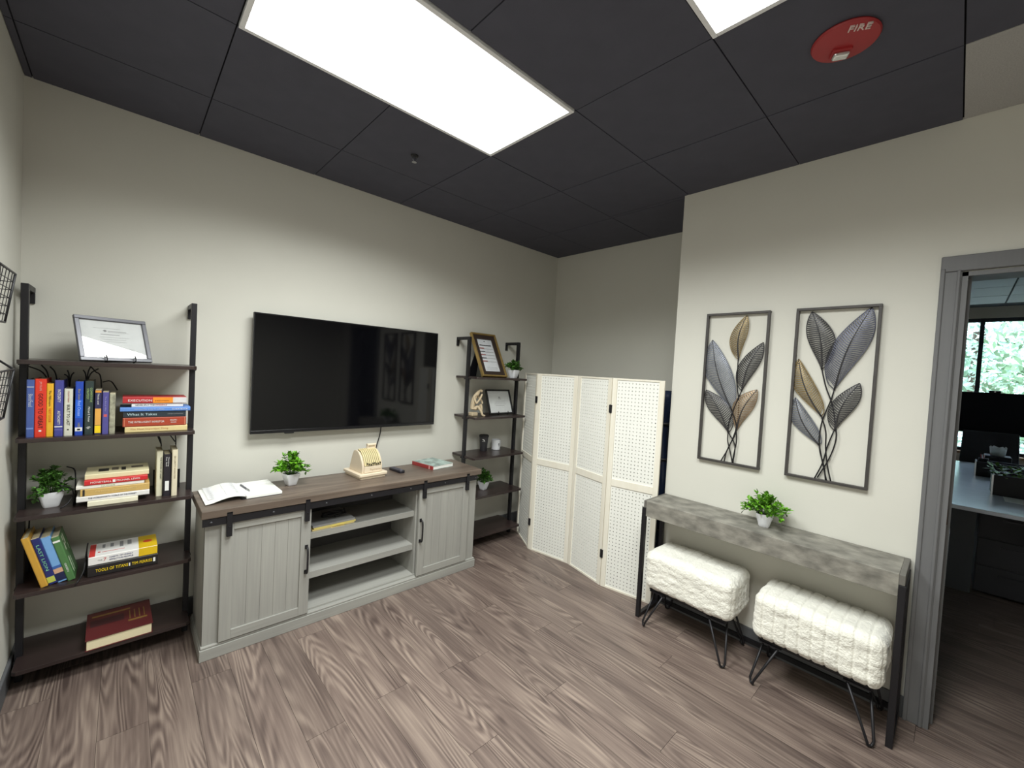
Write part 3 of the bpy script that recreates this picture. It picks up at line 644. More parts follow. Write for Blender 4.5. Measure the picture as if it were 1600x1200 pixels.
book('thick rust red book with white capitals in the second-shelf stack', .043, .238, .15, lying(-3.333, -.272, z, .043), C_('cover_rust', (168, 66, 42)), G2b,
     [('THE INTELLIGENT INVESTOR', .36, .013, wt, .56, 0), ('BENJAMIN', .79, .008, wt, .11, .0055), ('GRAHAM', .79, .008, wt, .09, -.0055)],
     [(.02, .028, C_('band_salmon', (214, 140, 110))), (.972, .98, C_('band_salmon', (214, 140, 110)))]); z += .0435
book('dark slate book with pale serif title in the second-shelf stack', .030, .236, .15, lying(-3.332, -.27, z, .030), C_('cover_slate', (40, 50, 58)), G2b, [('What It Takes', .29, .017, C_('print_ice', (190, 214, 220)), .46, 0), ('STEPHEN A. SCHWARZMAN', .82, .007, INKG, .26, 0)]); z += .0305
book('light blue paperback overhanging the second-shelf stack', .019, .264, .16, lying(-3.343, -.276, z, .019), C_('cover_sky', (96, 142, 216)), G2b, [('THE ESSENTIAL GUIDE TO BUSINESS', .40, .008, C_('print_pale', (200, 208, 228)), .42, 0), ('GUIDE BOOK', .84, .008, wt, .24, 0)], hard=False); z += .0195
book('narrow white book under the red and orange top book', .019, .195, .15, lying(-3.303, -.262, z, .019), C_('cover_white', (232, 230, 228)), G2b, [('NEVER SPLIT THE', .25, .0085, bk, .36, 0), ('DIFFERENCE', .56, .0085, C_('print_red', (200, 70, 50)), .23, 0)]); z += .0195
book('red, orange and white book on top of the second-shelf stack', .030, .240, .15, lying(-3.335, -.268, z, .030), C_('cover_crimson', (180, 44, 48)), G2b, [('EXECUTION', .26, .015, wt, .36, -.002), ('& RAM CHARAN', .6, .008, C_('print_brown', (120, 60, 10)), .22, -.003)],
     [(.0, .225, C_('band_grey_white', (214, 212, 214))), (.225, .545, C_('band_tangerine', (238, 146, 40)))])
# third shelf
G3 = 'books lying in the third-shelf stack'; z = SHZ[2]; yg = -.262
book('small cream book at the bottom of the third-shelf stack', .024, .172, .13, lying(-3.444, yg-.022, z, .024), C_('cover_ivory', (236, 230, 206)), G3); z += .0245
book('white paperback with a blue lower edge, under the gold book', .024, .25, .17, lying(-3.48, yg-.016, z, .024), C_('cover_white', (232, 230, 228)), G3, [('THE WORDSWORTH WORLD OF THE MARKET', .48, .009, C_('print_navy', (60, 66, 100)), .66, .002)],
     [], hard=False)
z += .0245
book('gold and tan hardback in the third-shelf stack', .032, .238, .17, lying(-3.468, yg-.012, z, .032), C_('cover_tan', (204, 170, 102)), G3, [('THE ESSAYS OF WARREN BUFFETT', .5, .009, C_('print_straw', (236, 214, 150)), .6, 0)], [(.94, .97, bk)]); z += .0325
book('thin white hardback under the red paperback in the third-shelf stack', .016, .232, .16, lying(-3.482, yg-.010, z, .016), C_('cover_white2', (238, 234, 226)), G3, [('NUDGE', .45, .007, gn, .2, 0)]); z += .0165
book('red paperback with white capitals in the third-shelf stack', .023, .218, .16, lying(-3.456, yg-.014, z, .023), C_('cover_scarlet', (206, 40, 44)), G3, [('MONEYBALL', .25, .0125, wt, .32, 0), ('MICHAEL LEWIS', .68, .0125, wt, .38, 0)], [(.525, .57, wt, .6)], hard=False); z += .0235
tb = book('cream picture-covered paperback on top of the third-shelf stack', .024, .222, .17, lying(-3.455, yg-.002, z, .024), C_('cover_parch', (226, 216, 176)), G3, [], [], hard=False)
for k, (px, py, rx, ry, m) in enumerate(((.06, .08, .018, .03, bk), (.10, .09, .012, .03, C_('print_greybrown', (110, 100, 86))), (.13, .08, .008, .035, bk), (.18, .10, .022, .02, C_('print_greybrown', (110, 100, 86))))):
    obj('cover_picture', MB().box(.012, .0126, py-ry, py+ry, .222-px-rx, .222-px+rx), m, tb)
G3v = 'upright books on the third shelf'
book('cream upright hardback between the black book and the lying stack', .024, .228, .15, upright(-3.204, -3.180, -.245, SHZ[2]), C_('cover_eggshell', (226, 222, 196)), G3v, [('THE POWER OF HABIT', .62, .008, INK, .5, .004)])
book('black hardback with a white spine label between two cream books', .028, .214, .14, upright(-3.177, -3.149, -.262, SHZ[2]), C_('cover_black', (36, 32, 40)), G3v, [('Thinking', .82, .007, wt, .22, .004), ('Fast, Slow', .82, .007, wt, .22, -.004)], [(.13, .36, wt, .6)])
book('cream upright hardback between the black book and the shelf post', .022, .236, .15, upright(-3.1455, -3.1235, -.272, SHZ[2]), C_('cover_linen', (222, 212, 186)), G3v, [('SECURITY ANALYSIS', .62, .009, C_('print_taupe', (150, 136, 112)), .5, 0)])
# fourth shelf, leaning to the left
G4 = 'leaning books on the fourth shelf'; ln_ = -.258; z4 = SHZ[1]
def leaning(xb, yf_, Tk): return Matrix.Translation((xb, yf_, z4)) @ Matrix.Rotation(ln_, 4, 'Y') @ Matrix.Translation((Tk/2, 0, 0))
book('ochre yellow hardback leaning against the shelf post', .022, .235, .16, leaning(-3.582, -.285, .022), C_('cover_ochre', (204, 156, 60)), G4)
book('navy paperback with green capitals, leaning beside the yellow book', .026, .222, .15, leaning(-3.5594, -.272, .026), C_('cover_navy2', (36, 44, 110)), G4, [('LAST LION', .58, .014, C_('print_mint', (130, 205, 165)), .56, 0)], [(.04, .16, C_('band_leafgold', (190, 200, 90)))], hard=False)
book('sky blue paperback leaning beside the green book', .0305, .22, .15, leaning(-3.5326, -.266, .0305), C_('cover_lightblue', (120, 170, 224)), G4, [], [(.03, .2, C_('band_deepnavy', (30, 36, 76))), (.2, .3, C_('band_sunset', (214, 170, 140))), (.3, .36, C_('band_blue2', (60, 100, 170)))], hard=False)
gb = book('green paperback with its front cover showing, last of the leaning row', .024, .215, .15, leaning(-3.5013, -.27, .024), C_('cover_green', (78, 122, 72)), G4, [('GREEN', .3, .008, wt, .2, 0)], [(.88, .92, wt)], hard=False)
cw = C_('print_sage', (204, 214, 190))
for (a0, a1, b0, b1) in ((.045, .06, .175, .2), (.045, .06, .13, .165), (.075, .09, .15, .2), (.115, .119, .11, .14), (.03, .034, .03, .1), (.04, .044, .02, .1), (.07, .074, .02, .09)):
    obj('cover_print', MB().box(.012, .0124, a0, a1, b0, b1), cw, gb)
G4b = 'books lying on the fourth shelf'; z = z4
book('thick black book with yellow capitals lying on the fourth shelf', .052, .247, .17, lying(-3.438, -.285, z, .052), C_('cover_jet', (32, 29, 30)), G4b, [('TOOLS OF TITANS', .33, .020, yl, .45, 0), ('TIM FERRISS', .76, .020, yl, .30, 0)], [(.415, .435, wt, .3), (.04, .075, wt, .4)]); z += .0525
hb = book('white and gold book lying on top of the thick black book', .040, .243, .175, lying(-3.437, -.28, z, .040), C_('cover_snow', (236, 234, 232)), G4b, [('THE', .16, .008, INKG, .06, 0), ('7', .225, .022, C_('print_red2', (196, 50, 50)), None, 0), ('HABITS OF HIGHLY', .46, .010, C_('print_bluegrey', (100, 104, 140)), .34, .006), ('EFFECTIVE PEOPLE', .46, .010, C_('print_bluegrey', (100, 104, 140)), .34, -.006)],
     [(0, .285, C_('band_gold', (224, 186, 24)))], hard=False)
obj('cover_band', MB().box(.0195, .0204, .002, .174, 0, .285*.243), C_('band_gold', (224, 186, 24)), hb)
obj('cover_band', MB().box(.0195, .0204, .002, .17, .222, .2425), C_('band_red', (206, 60, 56)), hb)
obj('cover_print', MB().box(.0195, .0203, .1, .15, .19, .2).box(.0195, .0203, .1, .15, .16, .172).box(.0195, .0203, .08, .155, .125, .138).box(.0195, .0203, .09, .155, .095, .11), INKG, hb)
obj('cover_print', MB().box(.0195, .0203, .045, .05, .12, .2).box(.0195, .0203, .045, .058, .205, .214), C_('print_red2', (196, 50, 50)), hb)
obj('cover_seal', MB().lathe([(.018, 0), (.018, .0004)], n=20, M=basis((0, 1, 0), (0, 0, 1), (.0203, .09, .035))), C_('seal_red', (206, 70, 40)), hb)
# fifth shelf: big maroon volume, fore-edge towards the room
big = thing('book', (-3.325, -.18, SHZ[0]), 'large maroon leather book with gilt lines lying alone on the bottom shelf', 'book', rz=.02)
MAR = C_('cover_maroon', (92, 34, 36), .4)
obj('cover', MB().box(-.118, .118, -.135, .13, 0, .004).box(-.118, .118, -.135, .13, .048, .052).box(-.118, .118, .126, .132, 0, .052), MAR, big, bevel=.001)
obj('page_block', MB().box(-.113, .113, -.131, .126, .004, .048), CREAM, big)
GILT = C_('gilt', (132, 100, 48), .4)
gl = MB().box(-.1, .04, .075, .09, .052, .0524).box(.03, .1, -.055, -.04, .052, .0524)
for k in range(4): gl.box(.035+k*.018, .039+k*.018, -.03, .06, .052, .0524)
obj('gilt_lines', gl, GILT, big)
obj('cover_panel', MB().box(-.105, .015, -.02, .045, .052, .0523), C_('cover_maroon_dark', (66, 30, 34), .4), big)

# ---------------------------------------------------------------- twig bookends
def twig(base, pts_list, label, plate):
    t = thing('bookend', base, label, 'bookend', 'twig bookends on the book shelf')
    g = MB(); g.box(*plate)
    obj('base_plate', g, BLACK, t, W=True)
    for p in pts_list: obj('twig', MB().tube(spline(p, 4), .0028, 6, rs=None), BLACK, t, W=True, smooth=True)
def fork(x, y, z, tips): return [[(x, y, z-.16), (x, y, z-.05), (x+.3*(a-x), y, z+.4*(c-z)), (a, b, c)] for a, b, c in tips]
zq = SHZ[3]
twig((-3.57, -.1, zq), fork(-3.585, -.085, zq+.25, [(-3.655, -.085, zq+.3), (-3.612, -.085, zq+.306)]) + fork(-3.56, -.085, zq+.25, [(-3.585, -.085, zq+.3)]), 'black metal twig bookend behind the red and yellow upright books', (-3.6, -3.54, -.085, -.082, zq, zq+.1))
twig((-3.52, -.08, zq), fork(-3.522, -.07, zq+.24, [(-3.53, -.07, zq+.285), (-3.508, -.07, zq+.275), (-3.54, -.07, zq+.265)]), 'black metal twig bookend behind the white upright book', (-3.55, -3.49, -.07, -.067, zq, zq+.1))
twig((-3.42, -.075, zq), fork(-3.465, -.07, zq+.25, [(-3.452, -.07, zq+.307), (-3.478, -.07, zq+.288), (-3.425, -.07, zq+.296)]) + [[(-3.41, -.07, zq), (-3.415, -.07, zq+.24), (-3.435, -.07, zq+.28), (-3.452, -.07, zq+.305)], [(-3.41, -.07, zq+.23), (-3.38, -.07, zq+.235), (-3.355, -.07, zq+.19)]], 'black forked metal twig bookend behind the dark green upright book', (-3.48, -3.37, -.07, -.067, zq, zq+.1))
zq = SHZ[2]
twig((-3.19, -.08, zq), [[(-3.18, -.08, zq), (-3.18, -.08, zq+.235), (-3.2, -.08, zq+.285), (-3.225, -.08, zq+.292)], [(-3.18, -.08, zq+.235), (-3.195, -.08, zq+.28), (-3.2, -.08, zq+.305)]], 'black metal twig bookend behind the cream upright book nearer the lying stack', (-3.21, -3.16, -.08, -.077, zq, zq+.1))
twig((-3.12, -.11, zq), [[(-3.125, -.11, zq), (-3.122, -.11, zq+.26), (-3.14, -.11, zq+.3), (-3.165, -.11, zq+.307)], [(-3.125, -.11, zq+.25), (-3.15, -.11, zq+.29), (-3.175, -.11, zq+.295)]], 'black metal twig bookend behind the cream upright book nearer the shelf post', (-3.145, -3.1, -.11, -.107, zq, zq+.1))
twig((-3.49, -.2, zq), [[(-3.4915, -.2, zq+.003), (-3.4935, -.22, zq+.045), (-3.508, -.243, zq+.02), (-3.53, -.258, zq+.004)], [(-3.4915, -.22, zq+.003), (-3.493, -.235, zq+.07), (-3.505, -.255, zq+.095), (-3.53, -.272, zq+.11)], [(-3.491, -.15, zq+.003), (-3.492, -.13, zq+.11), (-3.50, -.10, zq+.145), (-3.525, -.08, zq+.155)]], 'dark twig bookend spreading between the plant and the lying stack', (-3.4915, -3.4885, -.2, -.12, zq, zq+.05))
zq = SHZ[1]
twig((-3.45, -.2, zq), [[(-3.452, -.24, zq+.002), (-3.448, -.255, zq+.07), (-3.452, -.28, zq+.035), (-3.468, -.30, zq+.003)], [(-3.448, -.2, zq+.002), (-3.446, -.2, zq+.1), (-3.442, -.21, zq+.14)], [(-3.447, -.255, zq+.06), (-3.456, -.285, zq+.022), (-3.468, -.3165, zq+.006), (-3.478, -.3175, zq-.012)]], 'twig bookend holding the green paperback on the fourth shelf', (-3.45, -3.447, -.25, -.15, zq, zq+.09))
twig((-3.635, -.06, zq), [[(-3.64, -.06, zq), (-3.642, -.06, zq+.25), (-3.62, -.06, zq+.31)], [(-3.642, -.06, zq+.25), (-3.6, -.06, zq+.285), (-3.56, -.06, zq+.27)]], 'twig bookend behind the leaning ochre book on the fourth shelf', (-3.655, -3.59, -.06, -.057, zq, zq+.1))

# ---------------------------------------------------------------- potted plants
def plant(loc, label, R, Ht, seed, mat, ps=1.0, n=26, leaf=.024, flat=.75, rz=.2):
    t = thing('potted_plant', loc, label, 'potted plant', 'small artificial plants in white pots', rz=rz)
    ph = .07*ps; a0, a1 = .026*ps, .040*ps
    pot = MB(); rows = [(a0*.86, 0), (a0, .006), (a0*1.12, ph*.3), (a1*.97, ph*.8), (a1, ph), (a1-.004, ph), (a1-.006, ph-.01)]
    poly = []
    for hw_, zz in rows:
        poly.append([(px, py, zz) for px, py in rounded(2*hw_, 2*hw_, hw_*.28, 3)])
    vs = [p for rg in poly for p in rg]; m = len(poly[0]); fs = [tuple(range(m-1, -1, -1))]
    for q in range(len(poly)-1): fs += [(q*m+k, q*m+(k+1) % m, (q+1)*m+(k+1) % m, (q+1)*m+k) for k in range(m)]
    obj('pot', pot.add(vs, fs), POT, t, smooth=.7)
    obj('soil', MB().prism(rounded(2*a1-.01, 2*a1-.01, a1*.25, 3), .004, Matrix.Translation((0, 0, ph-.012))), SOIL, t)
    rr = random.Random(seed); g = MB(); st = MB()
    for k in range(n):
        az = 2*PI*(k*.618+rr.uniform(-.05, .05)); el = math.acos(1-rr.random()*flat*1.15) if k > 3 else rr.uniform(0, .4)
        el = min(el, 1.75)
        L = 1.0-rr.uniform(0, .22); tipv = Vector((math.sin(el)*math.cos(az)*R*L, math.sin(el)*math.sin(az)*R*L, ph-.008+max(-.012, math.cos(el)*(Ht-ph)*L+rr.uniform(-.008, .012))))
        rootv = Vector((math.cos(az)*a1*.4, math.sin(az)*a1*.4, ph-.012))
        mdv = (rootv+tipv)/2+Vector((0, 0, .018)); path = spline([rootv, mdv, tipv], 5)
        st.tube(path, .0012, 4)
        for j in range(3, len(path)):
            for q in range(2 if j < len(path)-1 else 3):
                p = path[j]; dirv = (path[j]-path[j-1]).normalized()
                out = (dirv*rr.uniform(.25, .9)+Vector((rr.uniform(-1, 1), rr.uniform(-1, 1), rr.uniform(-.35, .9))).normalized()*.95).normalized()
                ll = leaf*rr.uniform(.7, 1.2); wd = ll*rr.uniform(.28, .38)
                sd = out.cross(Vector((rr.uniform(-.3, .3), rr.uniform(-.3, .3), 1))).normalized(); nn = sd.cross(out).normalized()
                v = [p, p+out*ll*.45+sd*wd+nn*.002, p+out*ll*.5-nn*ll*.04, p+out*ll*.45-sd*wd+nn*.002, p+out*ll-nn*ll*.10, p+out*ll*.8+sd*wd*.6, p+out*ll*.8-sd*wd*.6]
                g.add(v, [(0, 1, 2), (0, 2, 3), (1, 5, 2), (5, 4, 2), (2, 4, 6), (2, 6, 3)])
    fo = obj('foliage', g, mat, t); fo['kind'] = 'stuff'
    obj('stems', st, LEAFD, t)
    return t
plant((-2.588, -.27, .755), 'bright green plant in a white pot on the grey cabinet', .105, .195, 3, LEAF, 1.0, 34, .027)
plant((-.775, -2.29, .745), 'bright green plant in a white pot on the console table', .12, .185, 5, LEAF, 1.0, 36, .026, .9)
plant((-3.566, -.185, SHZ[2]), 'olive green plant in a white pot beside the third-shelf book stack', .074, .18, 9, LEAFD, 1.0, 34, .022, .95)
plant((-.788, -.25, SHZ[4]), 'dark green plant in a white pot beside the gold frame', .08, .165, 11, LEAFD, 1.05, 32, .024)
plant((-.985, -.15, SHZ[1]), 'green plant in a white pot on the shelf beside the cabinet end', .085, .18, 15, LEAFD, 1.0, 28, .026)

# ---------------------------------------------------------------- framed documents
def framed(name, label, loc, w_, h_, b, dep, yaw, lean, fm, inner, lines, marg=0, inner_frame=None, easel=None, group='framed documents on the ladder shelves'):
    M = Matrix.Translation(loc) @ Matrix.Rotation(yaw, 4, 'Z') @ Matrix.Rotation(-lean, 4, 'X')
    t = thing(name, None, label, 'picture frame', group, M=M)
    g = MB().box(-w_/2, w_/2, -dep, 0, 0, b).box(-w_/2, w_/2, -dep, 0, h_-b, h_).box(-w_/2, -w_/2+b, -dep, 0, b, h_-b).box(w_/2-b, w_/2, -dep, 0, b, h_-b)
    f = obj('frame', g, fm, t, bevel=.002)
    obj('backing', MB().box(-w_/2+.003, w_/2-.003, -.004, .002, .003, h_-.003), BLACK, t)
    if inner_frame:
        bi = inner_frame[0]; g = MB().box(-w_/2+b, w_/2-b, -dep*.6, -.004, b, b+bi).box(-w_/2+b, w_/2-b, -dep*.6, -.004, h_-b-bi, h_-b).box(-w_/2+b, -w_/2+b+bi, -dep*.6, -.004, b+bi, h_-b-bi).box(w_/2-b-bi, w_/2-b, -dep*.6, -.004, b+bi, h_-b-bi)
        obj('inner_moulding', g, inner_frame[1], t, bevel=.001)
    x0, x1, z0, z1 = -w_/2+b+marg, w_/2-b-marg, b+marg, h_-b-marg
    d = obj('document', MB().box(x0, x1, -.0062, -.004, z0, z1), inner, t)
    for m, rects in lines:
        q = MB()
        for (u0, u1, v0, v1) in rects: q.box(x0+(x1-x0)*u0, x0+(x1-x0)*u1, -.0066, -.006, z0+(z1-z0)*v0, z0+(z1-z0)*v1)
        obj('printed_lines', q, m, d)
    obj('glass', MB().box(-w_/2+b, w_/2-b, -.0095, -.0085, b, h_-b), GLASS, t)
    if easel == 'hooks':
        for hx in (-.025*w_/.26-.02, .06*w_/.26):
            obj('easel_hook', MB().tube(spline([(hx, .0, -.0018), (hx, -dep-.004, -.003), (hx, -dep-.012, .008), (hx, -dep-.008, .024)], 4), .0022, 6).tube([(hx, -dep-.011, .01), (hx-.012, -dep-.012, .016)], .0018, 6), BLACK, t, smooth=True)
        obj('easel_prop', MB().tube([(0, .004, h_*.6), (0, .10*math.cos(lean)+.001, .10*math.sin(lean)-.002)], .003, 6), BLACK, t, smooth=True)
    elif easel:
        fy_, fz_ = easel*math.cos(lean), easel*math.sin(lean)-.0006
        obj('easel_strut', MB().add([(-.11, .003, h_*.62), (-.06, .003, h_*.62), (-.13, fy_, fz_), (-.04, fy_, fz_), (-.11, .009, h_*.62), (-.06, .009, h_*.62), (-.13, fy_+.005, fz_+.004), (-.04, fy_+.005, fz_+.004)], [(0, 1, 3, 2), (4, 6, 7, 5), (0, 2, 6, 4), (1, 5, 7, 3), (0, 4, 5, 1), (2, 3, 7, 6)]), BLACK, t)
    return t
GREYF = pbr('pewter_frame', (92, 92, 98), .35, metal=.3, var=.08, vscale=20)
framed('picture_frame', 'pewter framed certificate on top of the book shelf', (-3.357, -.21, SHZ[4]+.003), .268, .222, .017, .016, .38, .38, GREYF, C_('certificate_paper', (214, 216, 216), .7),
       [(INKG, [(.2, .62, .80, .806), (.42, .72, .72, .735), (.3, .6, .63, .645), (.42, .76, .695, .70), (.28, .75, .56, .566), (.3, .7, .5, .506), (.32, .7, .44, .446), (.3, .5, .25, .256), (.6, .8, .25, .256), (.36, .39, .71, .76), (.345, .405, .725, .745)])], easel='hooks')
BLKF = pbr('black_frame', (20, 20, 22), .35, var=.05)
framed('picture_frame', 'black framed certificate on the second shelf behind the stone figurine', (-.853, -.19, SHZ[3]+.003), .285, .228, .014, .016, 0.0, .36, BLKF, C_('certificate_paper', (214, 216, 216), .7),
       [(INKG, [(.45, .6, .62, .64), (.3, .75, .52, .53), (.28, .78, .45, .456), (.25, .8, .4, .406), (.3, .7, .33, .345), (.48, .56, .66, .74)])], easel='hooks')
GOLDF = pbr('brass_moulding', (176, 148, 92), .35, metal=.6, var=.1, vscale=14); DKF = pbr('walnut_moulding', (54, 44, 40), .4, var=.15, vscale=14)
pb = [(.2, .84, .85, .875)]
gf = framed('picture_frame', 'tall gold and dark wood frame leaning back on the top shelf', (-1.025, -.265, SHZ[4]-.001), .272, .42, .014, .028, 0.0, .5, GOLDF, C_('poster_paper', (222, 224, 228), .7),
       [(INK, [(.46, .54, .93, .955), (.12, .88, .80, .83)]), (INKG, [(.05+.02*k, .95, .70-.10*k, .715-.10*k) for k in range(5)] + [(.2, .9, .13, .137), (.2, .9, .10, .107), (.15, .95, .06, .067)]),
        (C_('print_brick', (170, 80, 70)), [(.03, .36, .70-.10*k, .735-.10*k) for k in (0, 2, 4)]), (INK, [(.03, .36, .60-.10*k, .63-.10*k) for k in (0, 2)])], marg=.038, inner_frame=(.038, DKF), easel=.20)

# ---------------------------------------------------------------- stone figurine (seated thinker)
fg = thing('figurine', (-1.135, -.2, SHZ[3]), 'pale carved stone figurine of a seated bowed figure', 'figurine')
def skin(name, verts, edges, radii, mat, parent, root=0):
    me = bpy.data.meshes.new(name); me.from_pydata(verts, edges, []); me.materials.append(mat); o = bpy.data.objects.new(name, me); C.objects.link(o); o.parent = parent
    m = o.modifiers.new('k', 'SKIN'); m.use_smooth_shade = True
    for k, r in enumerate(radii): me.skin_vertices[0].data[k].radius = (r, r)
    me.skin_vertices[0].data[root].use_root = True
    s = o.modifiers.new('s', 'SUBSURF'); s.levels = s.render_levels = 2
    return o
V = [(-.035, .02, .035), (-.042, .02, .085), (-.032, .012, .15), (-.012, .0, .195), (.012, -.012, .222), (.03, -.02, .205),      # pelvis, waist, chest, shoulders, neck, head
     (-.048, .0, .16), (-.03, -.02, .105), (.0, -.03, .15), (.022, -.026, .19),                                                  # left arm folded up to the head
     (.01, .02, .165), (.038, .0, .13), (.04, -.015, .10),                                                                      # right arm down to the knee
     (-.01, -.01, .085), (.012, -.035, .045), (.02, -.045, .008), (.04, -.06, .006),                                             # left leg
     (-.005, .02, .05), (.035, .0, .098), (.034, -.012, .05), (.03, -.02, .008), (.05, -.035, .006)]
Ed = [(0, 1), (1, 2), (2, 3), (3, 4), (4, 5), (3, 6), (6, 7), (7, 8), (8, 9), (3, 10), (10, 11), (11, 12), (0, 13), (13, 14), (14, 15), (15, 16), (0, 17), (17, 18), (18, 19), (19, 20), (20, 21)]
Rd = [.026, .02, .021, .016, .012, .017, .011, .009, .008, .009, .011, .009, .008, .013, .012, .010, .007, .014, .013, .011, .010, .007]
skin('figure', V, Ed, Rd, STONE, fg)
obj('seat_block', MB().box(-.062, .0, -.01, .045, 0, .03), STONE, fg, bevel=.006, seg=3)

# ---------------------------------------------------------------- tumbler and mug
tm = thing('tumbler', (-.962, -.095, SHZ[2]), 'dark grey insulated tumbler with white mark on the ladder shelf', 'tumbler')
TG = pbr('tumbler_grey', (58, 57, 62), .4, metal=.2, var=.05)
obj('tumbler_body', MB().lathe([(.030, 0), (.032, .004), (.036, .07), (.041, .125), (.041, .128)], n=28), TG, tm, smooth=.7)
obj('lid', MB().lathe([(.043, .126), (.044, .132), (.043, .142), (.036, .145), (.034, .141), (.01, .141)], n=28), BLACK, tm, smooth=.6)
lm = MB()
for (a, zz, ra, rz_) in ((-.35, .112, .12, .006), (-.2, .104, .14, .004), (-.0, .098, .10, .004), (-.3, .09, .2, .0015), (.05, .09, .16, .0015)):
    for q in range(6):
        a0 = a-ra+2*ra*q/6; a1 = a0+2*ra/6; r_ = .0395
        an = -PI/2-.55
        lm.add([(r_*math.cos(an+x_), r_*math.sin(an+x_), zz+s_*rz_) for s_ in (-1, 1) for x_ in (a0, a1)], [(0, 1, 3, 2)])
obj('logo_mark', lm, wt, tm)
mg = thing('mug', (-.815, -.095, SHZ[2]), 'white ceramic mug with a dark mark beside the tumbler', 'mug')
obj('mug_body', MB().lathe([(.036, 0), (.040, .003), (.041, .09), (.040, .092), (.037, .09), (.036, .008), (.001, .007)], n=28), POT, mg, smooth=.7)
obj('handle', MB().tube(spline([(.038, .0, .075), (.06, .012, .07), (.066, .015, .045), (.058, .012, .022), (.037, 0, .02)], 5), .005, 8), POT, mg, smooth=True)
lm = MB()
for (a, zz, ra, rz_) in ((.55, .055, .10, .008), (.6, .04, .07, .005)):
    for q in range(4):
        a0 = a-ra+2*ra*q/4; a1 = a0+2*ra/4; r_ = .0416; an = -PI/2-.55
        lm.add([(r_*math.cos(an+x_), r_*math.sin(an+x_), zz+s_*rz_) for s_ in (-1, 1) for x_ in (a0, a1)], [(0, 1, 3, 2)])
obj('printed_mark', lm, INK, mg)

# ---------------------------------------------------------------- things on the cabinet
ZC = .755
ob = thing('open_book', (-2.85, -.29, ZC), 'open white-paged book with a pen on it, lying on the cabinet', 'book')
obj('page_block_right', MB().box(0, .172, -.145, .145, 0, .016), PAPER, ob, bevel=.002).rotation_euler = (0, 0, .03)
lg = MB(); nn_ = 14
for k in range(nn_+1):
    u = k/nn_; xx = -.175*u; zz = .016+.018*math.sin(PI*min(1, u*1.15))*(1-u*.6)-.012*u
    lg.v += [(xx, -.15-.012*u, zz), (xx, .14-.01*u, zz), (xx, -.15-.012*u, zz+.003), (xx, .14-.01*u, zz+.003)]
for k in range(nn_):
    b = 4*k; c = b+4
    lg.f += [(b+2, b+3, c+3, c+2), (b, c, c+1, b+1), (b, b+2, c+2, c), (b+1, c+1, c+3, b+3)]
lg.f += [(0, 1, 3, 2), (4*nn_, 4*nn_+2, 4*nn_+3, 4*nn_+1)]
obj('turned_pages', lg, PAPER, ob, smooth=.6)
obj('back_cover', MB().box(-.02, .174, -.147, .147, 0, .002), BLACK, ob)
pr = MB()
for k in range(9): pr.box(.03, .15, .105-k*.025, .108-k*.025, .016, .0163)
obj('printed_lines', pr, C_('faint_print', (214, 214, 216)), ob)
pr = MB()
for k in range(10):
    for (u0, u1) in ((.12, .45), (.5, .9)):
        u = (u0+u1)/2; zz = .016+.018*math.sin(PI*min(1, u*1.15))*(1-u*.6)-.012*u+.0042
        pr.box(-.175*u1, -.175*u0, .11-k*.024, .118-k*.024, zz-.002, zz+.0006)
obj('printed_text', pr, C_('faint_print2', (222, 222, 226)), ob)
pn = thing('pen', (-2.825, -.285, ZC+.020), 'grey ballpoint pen lying on the open book', 'pen', rz=.12)
obj('barrel', MB().tube([(0, .075, 0), (0, -.03, 0)], .0045, 10), pbr('pen_grey', (96, 96, 110), .3, metal=.4, var=.05), pn, smooth=.7)
obj('grip', MB().tube([(0, -.03, 0), (0, -.058, 0), (0, -.072, 0)], .0045, 10, rs=[.0048, .0045, .001]), CHROME, pn, smooth=.7)
obj('clip', MB().box(-.001, .001, .03, .072, .004, .007), CHROME, pn)
# check writer
cw_ = thing('check_writer', (-2.115, -.265, ZC), 'cream vintage cheque-writing machine with lever on the cabinet', 'check writer', rz=.08); cw_.scale = (.89, .89, .89); cw_.location.x -= .010
obj('base', MB().prism(rounded(.225, .265, .012, 3), .022, Matrix.Translation((0, 0, .016))), CREAMP, cw_, bevel=.004, smooth=.7)
obj('base_skirt', MB().prism(rounded(.205, .245, .012, 3), .016), CREAMP, cw_)
prof = [(-.105, 0), (-.108, .05), (-.095, .085), (-.07, .125), (-.035, .152), (0, .16), (.03, .152), (.05, .12), (.085, .03), (.09, 0)]   # (y, z) side outline
MS = lambda xx: Matrix(((0, 0, 1, xx), (1, 0, 0, 0), (0, 1, 0, .038), (0, 0, 0, 1)))
obj('housing', MB().prism([(y*.96, z_*.95) for y, z_ in prof], .14, MS(-.072)), CREAMP, cw_, smooth=.5)
obj('side_plate', MB().prism(prof, .012, MS(-.084)), CREAMP, cw_, bevel=.003, smooth=.6)
obj('side_plate', MB().prism(prof, .008, MS(.068)), CREAMP, cw_, bevel=.003, smooth=.6)
obj('drum', MB().prism([(-.109, .045), (-.098, .085), (-.072, .124), (-.036, .153), (0, .161), (0, .1), (-.06, .06)], .13, MS(-.066)), pbr('drum_dark', (70, 58, 44), .5, var=.1), cw_)
for k in range(9):
    x0 = -.066+k*.0148
    arc = [(-.112, .055), (-.101, .087), (-.075, .128), (-.038, .157), (0, .166)]
    arc2 = [(y*.9, z_*.93) for y, z_ in reversed(arc)]
    obj('number_wheel', MB().prism(arc+arc2, .0098, MS(x0)), IVORY, cw_, smooth=.6)
    if k: obj('setting_lever', MB().box(x0+.002, x0+.006, -.118, -.105, .098+.004*math.sin(k*1.7), .110+.004*math.sin(k*1.7)), BLACK, cw_)
obj('front_plate', MB().box(-.068, .066, -.112, -.104, .04, .088), CREAMP, cw_, bevel=.003)
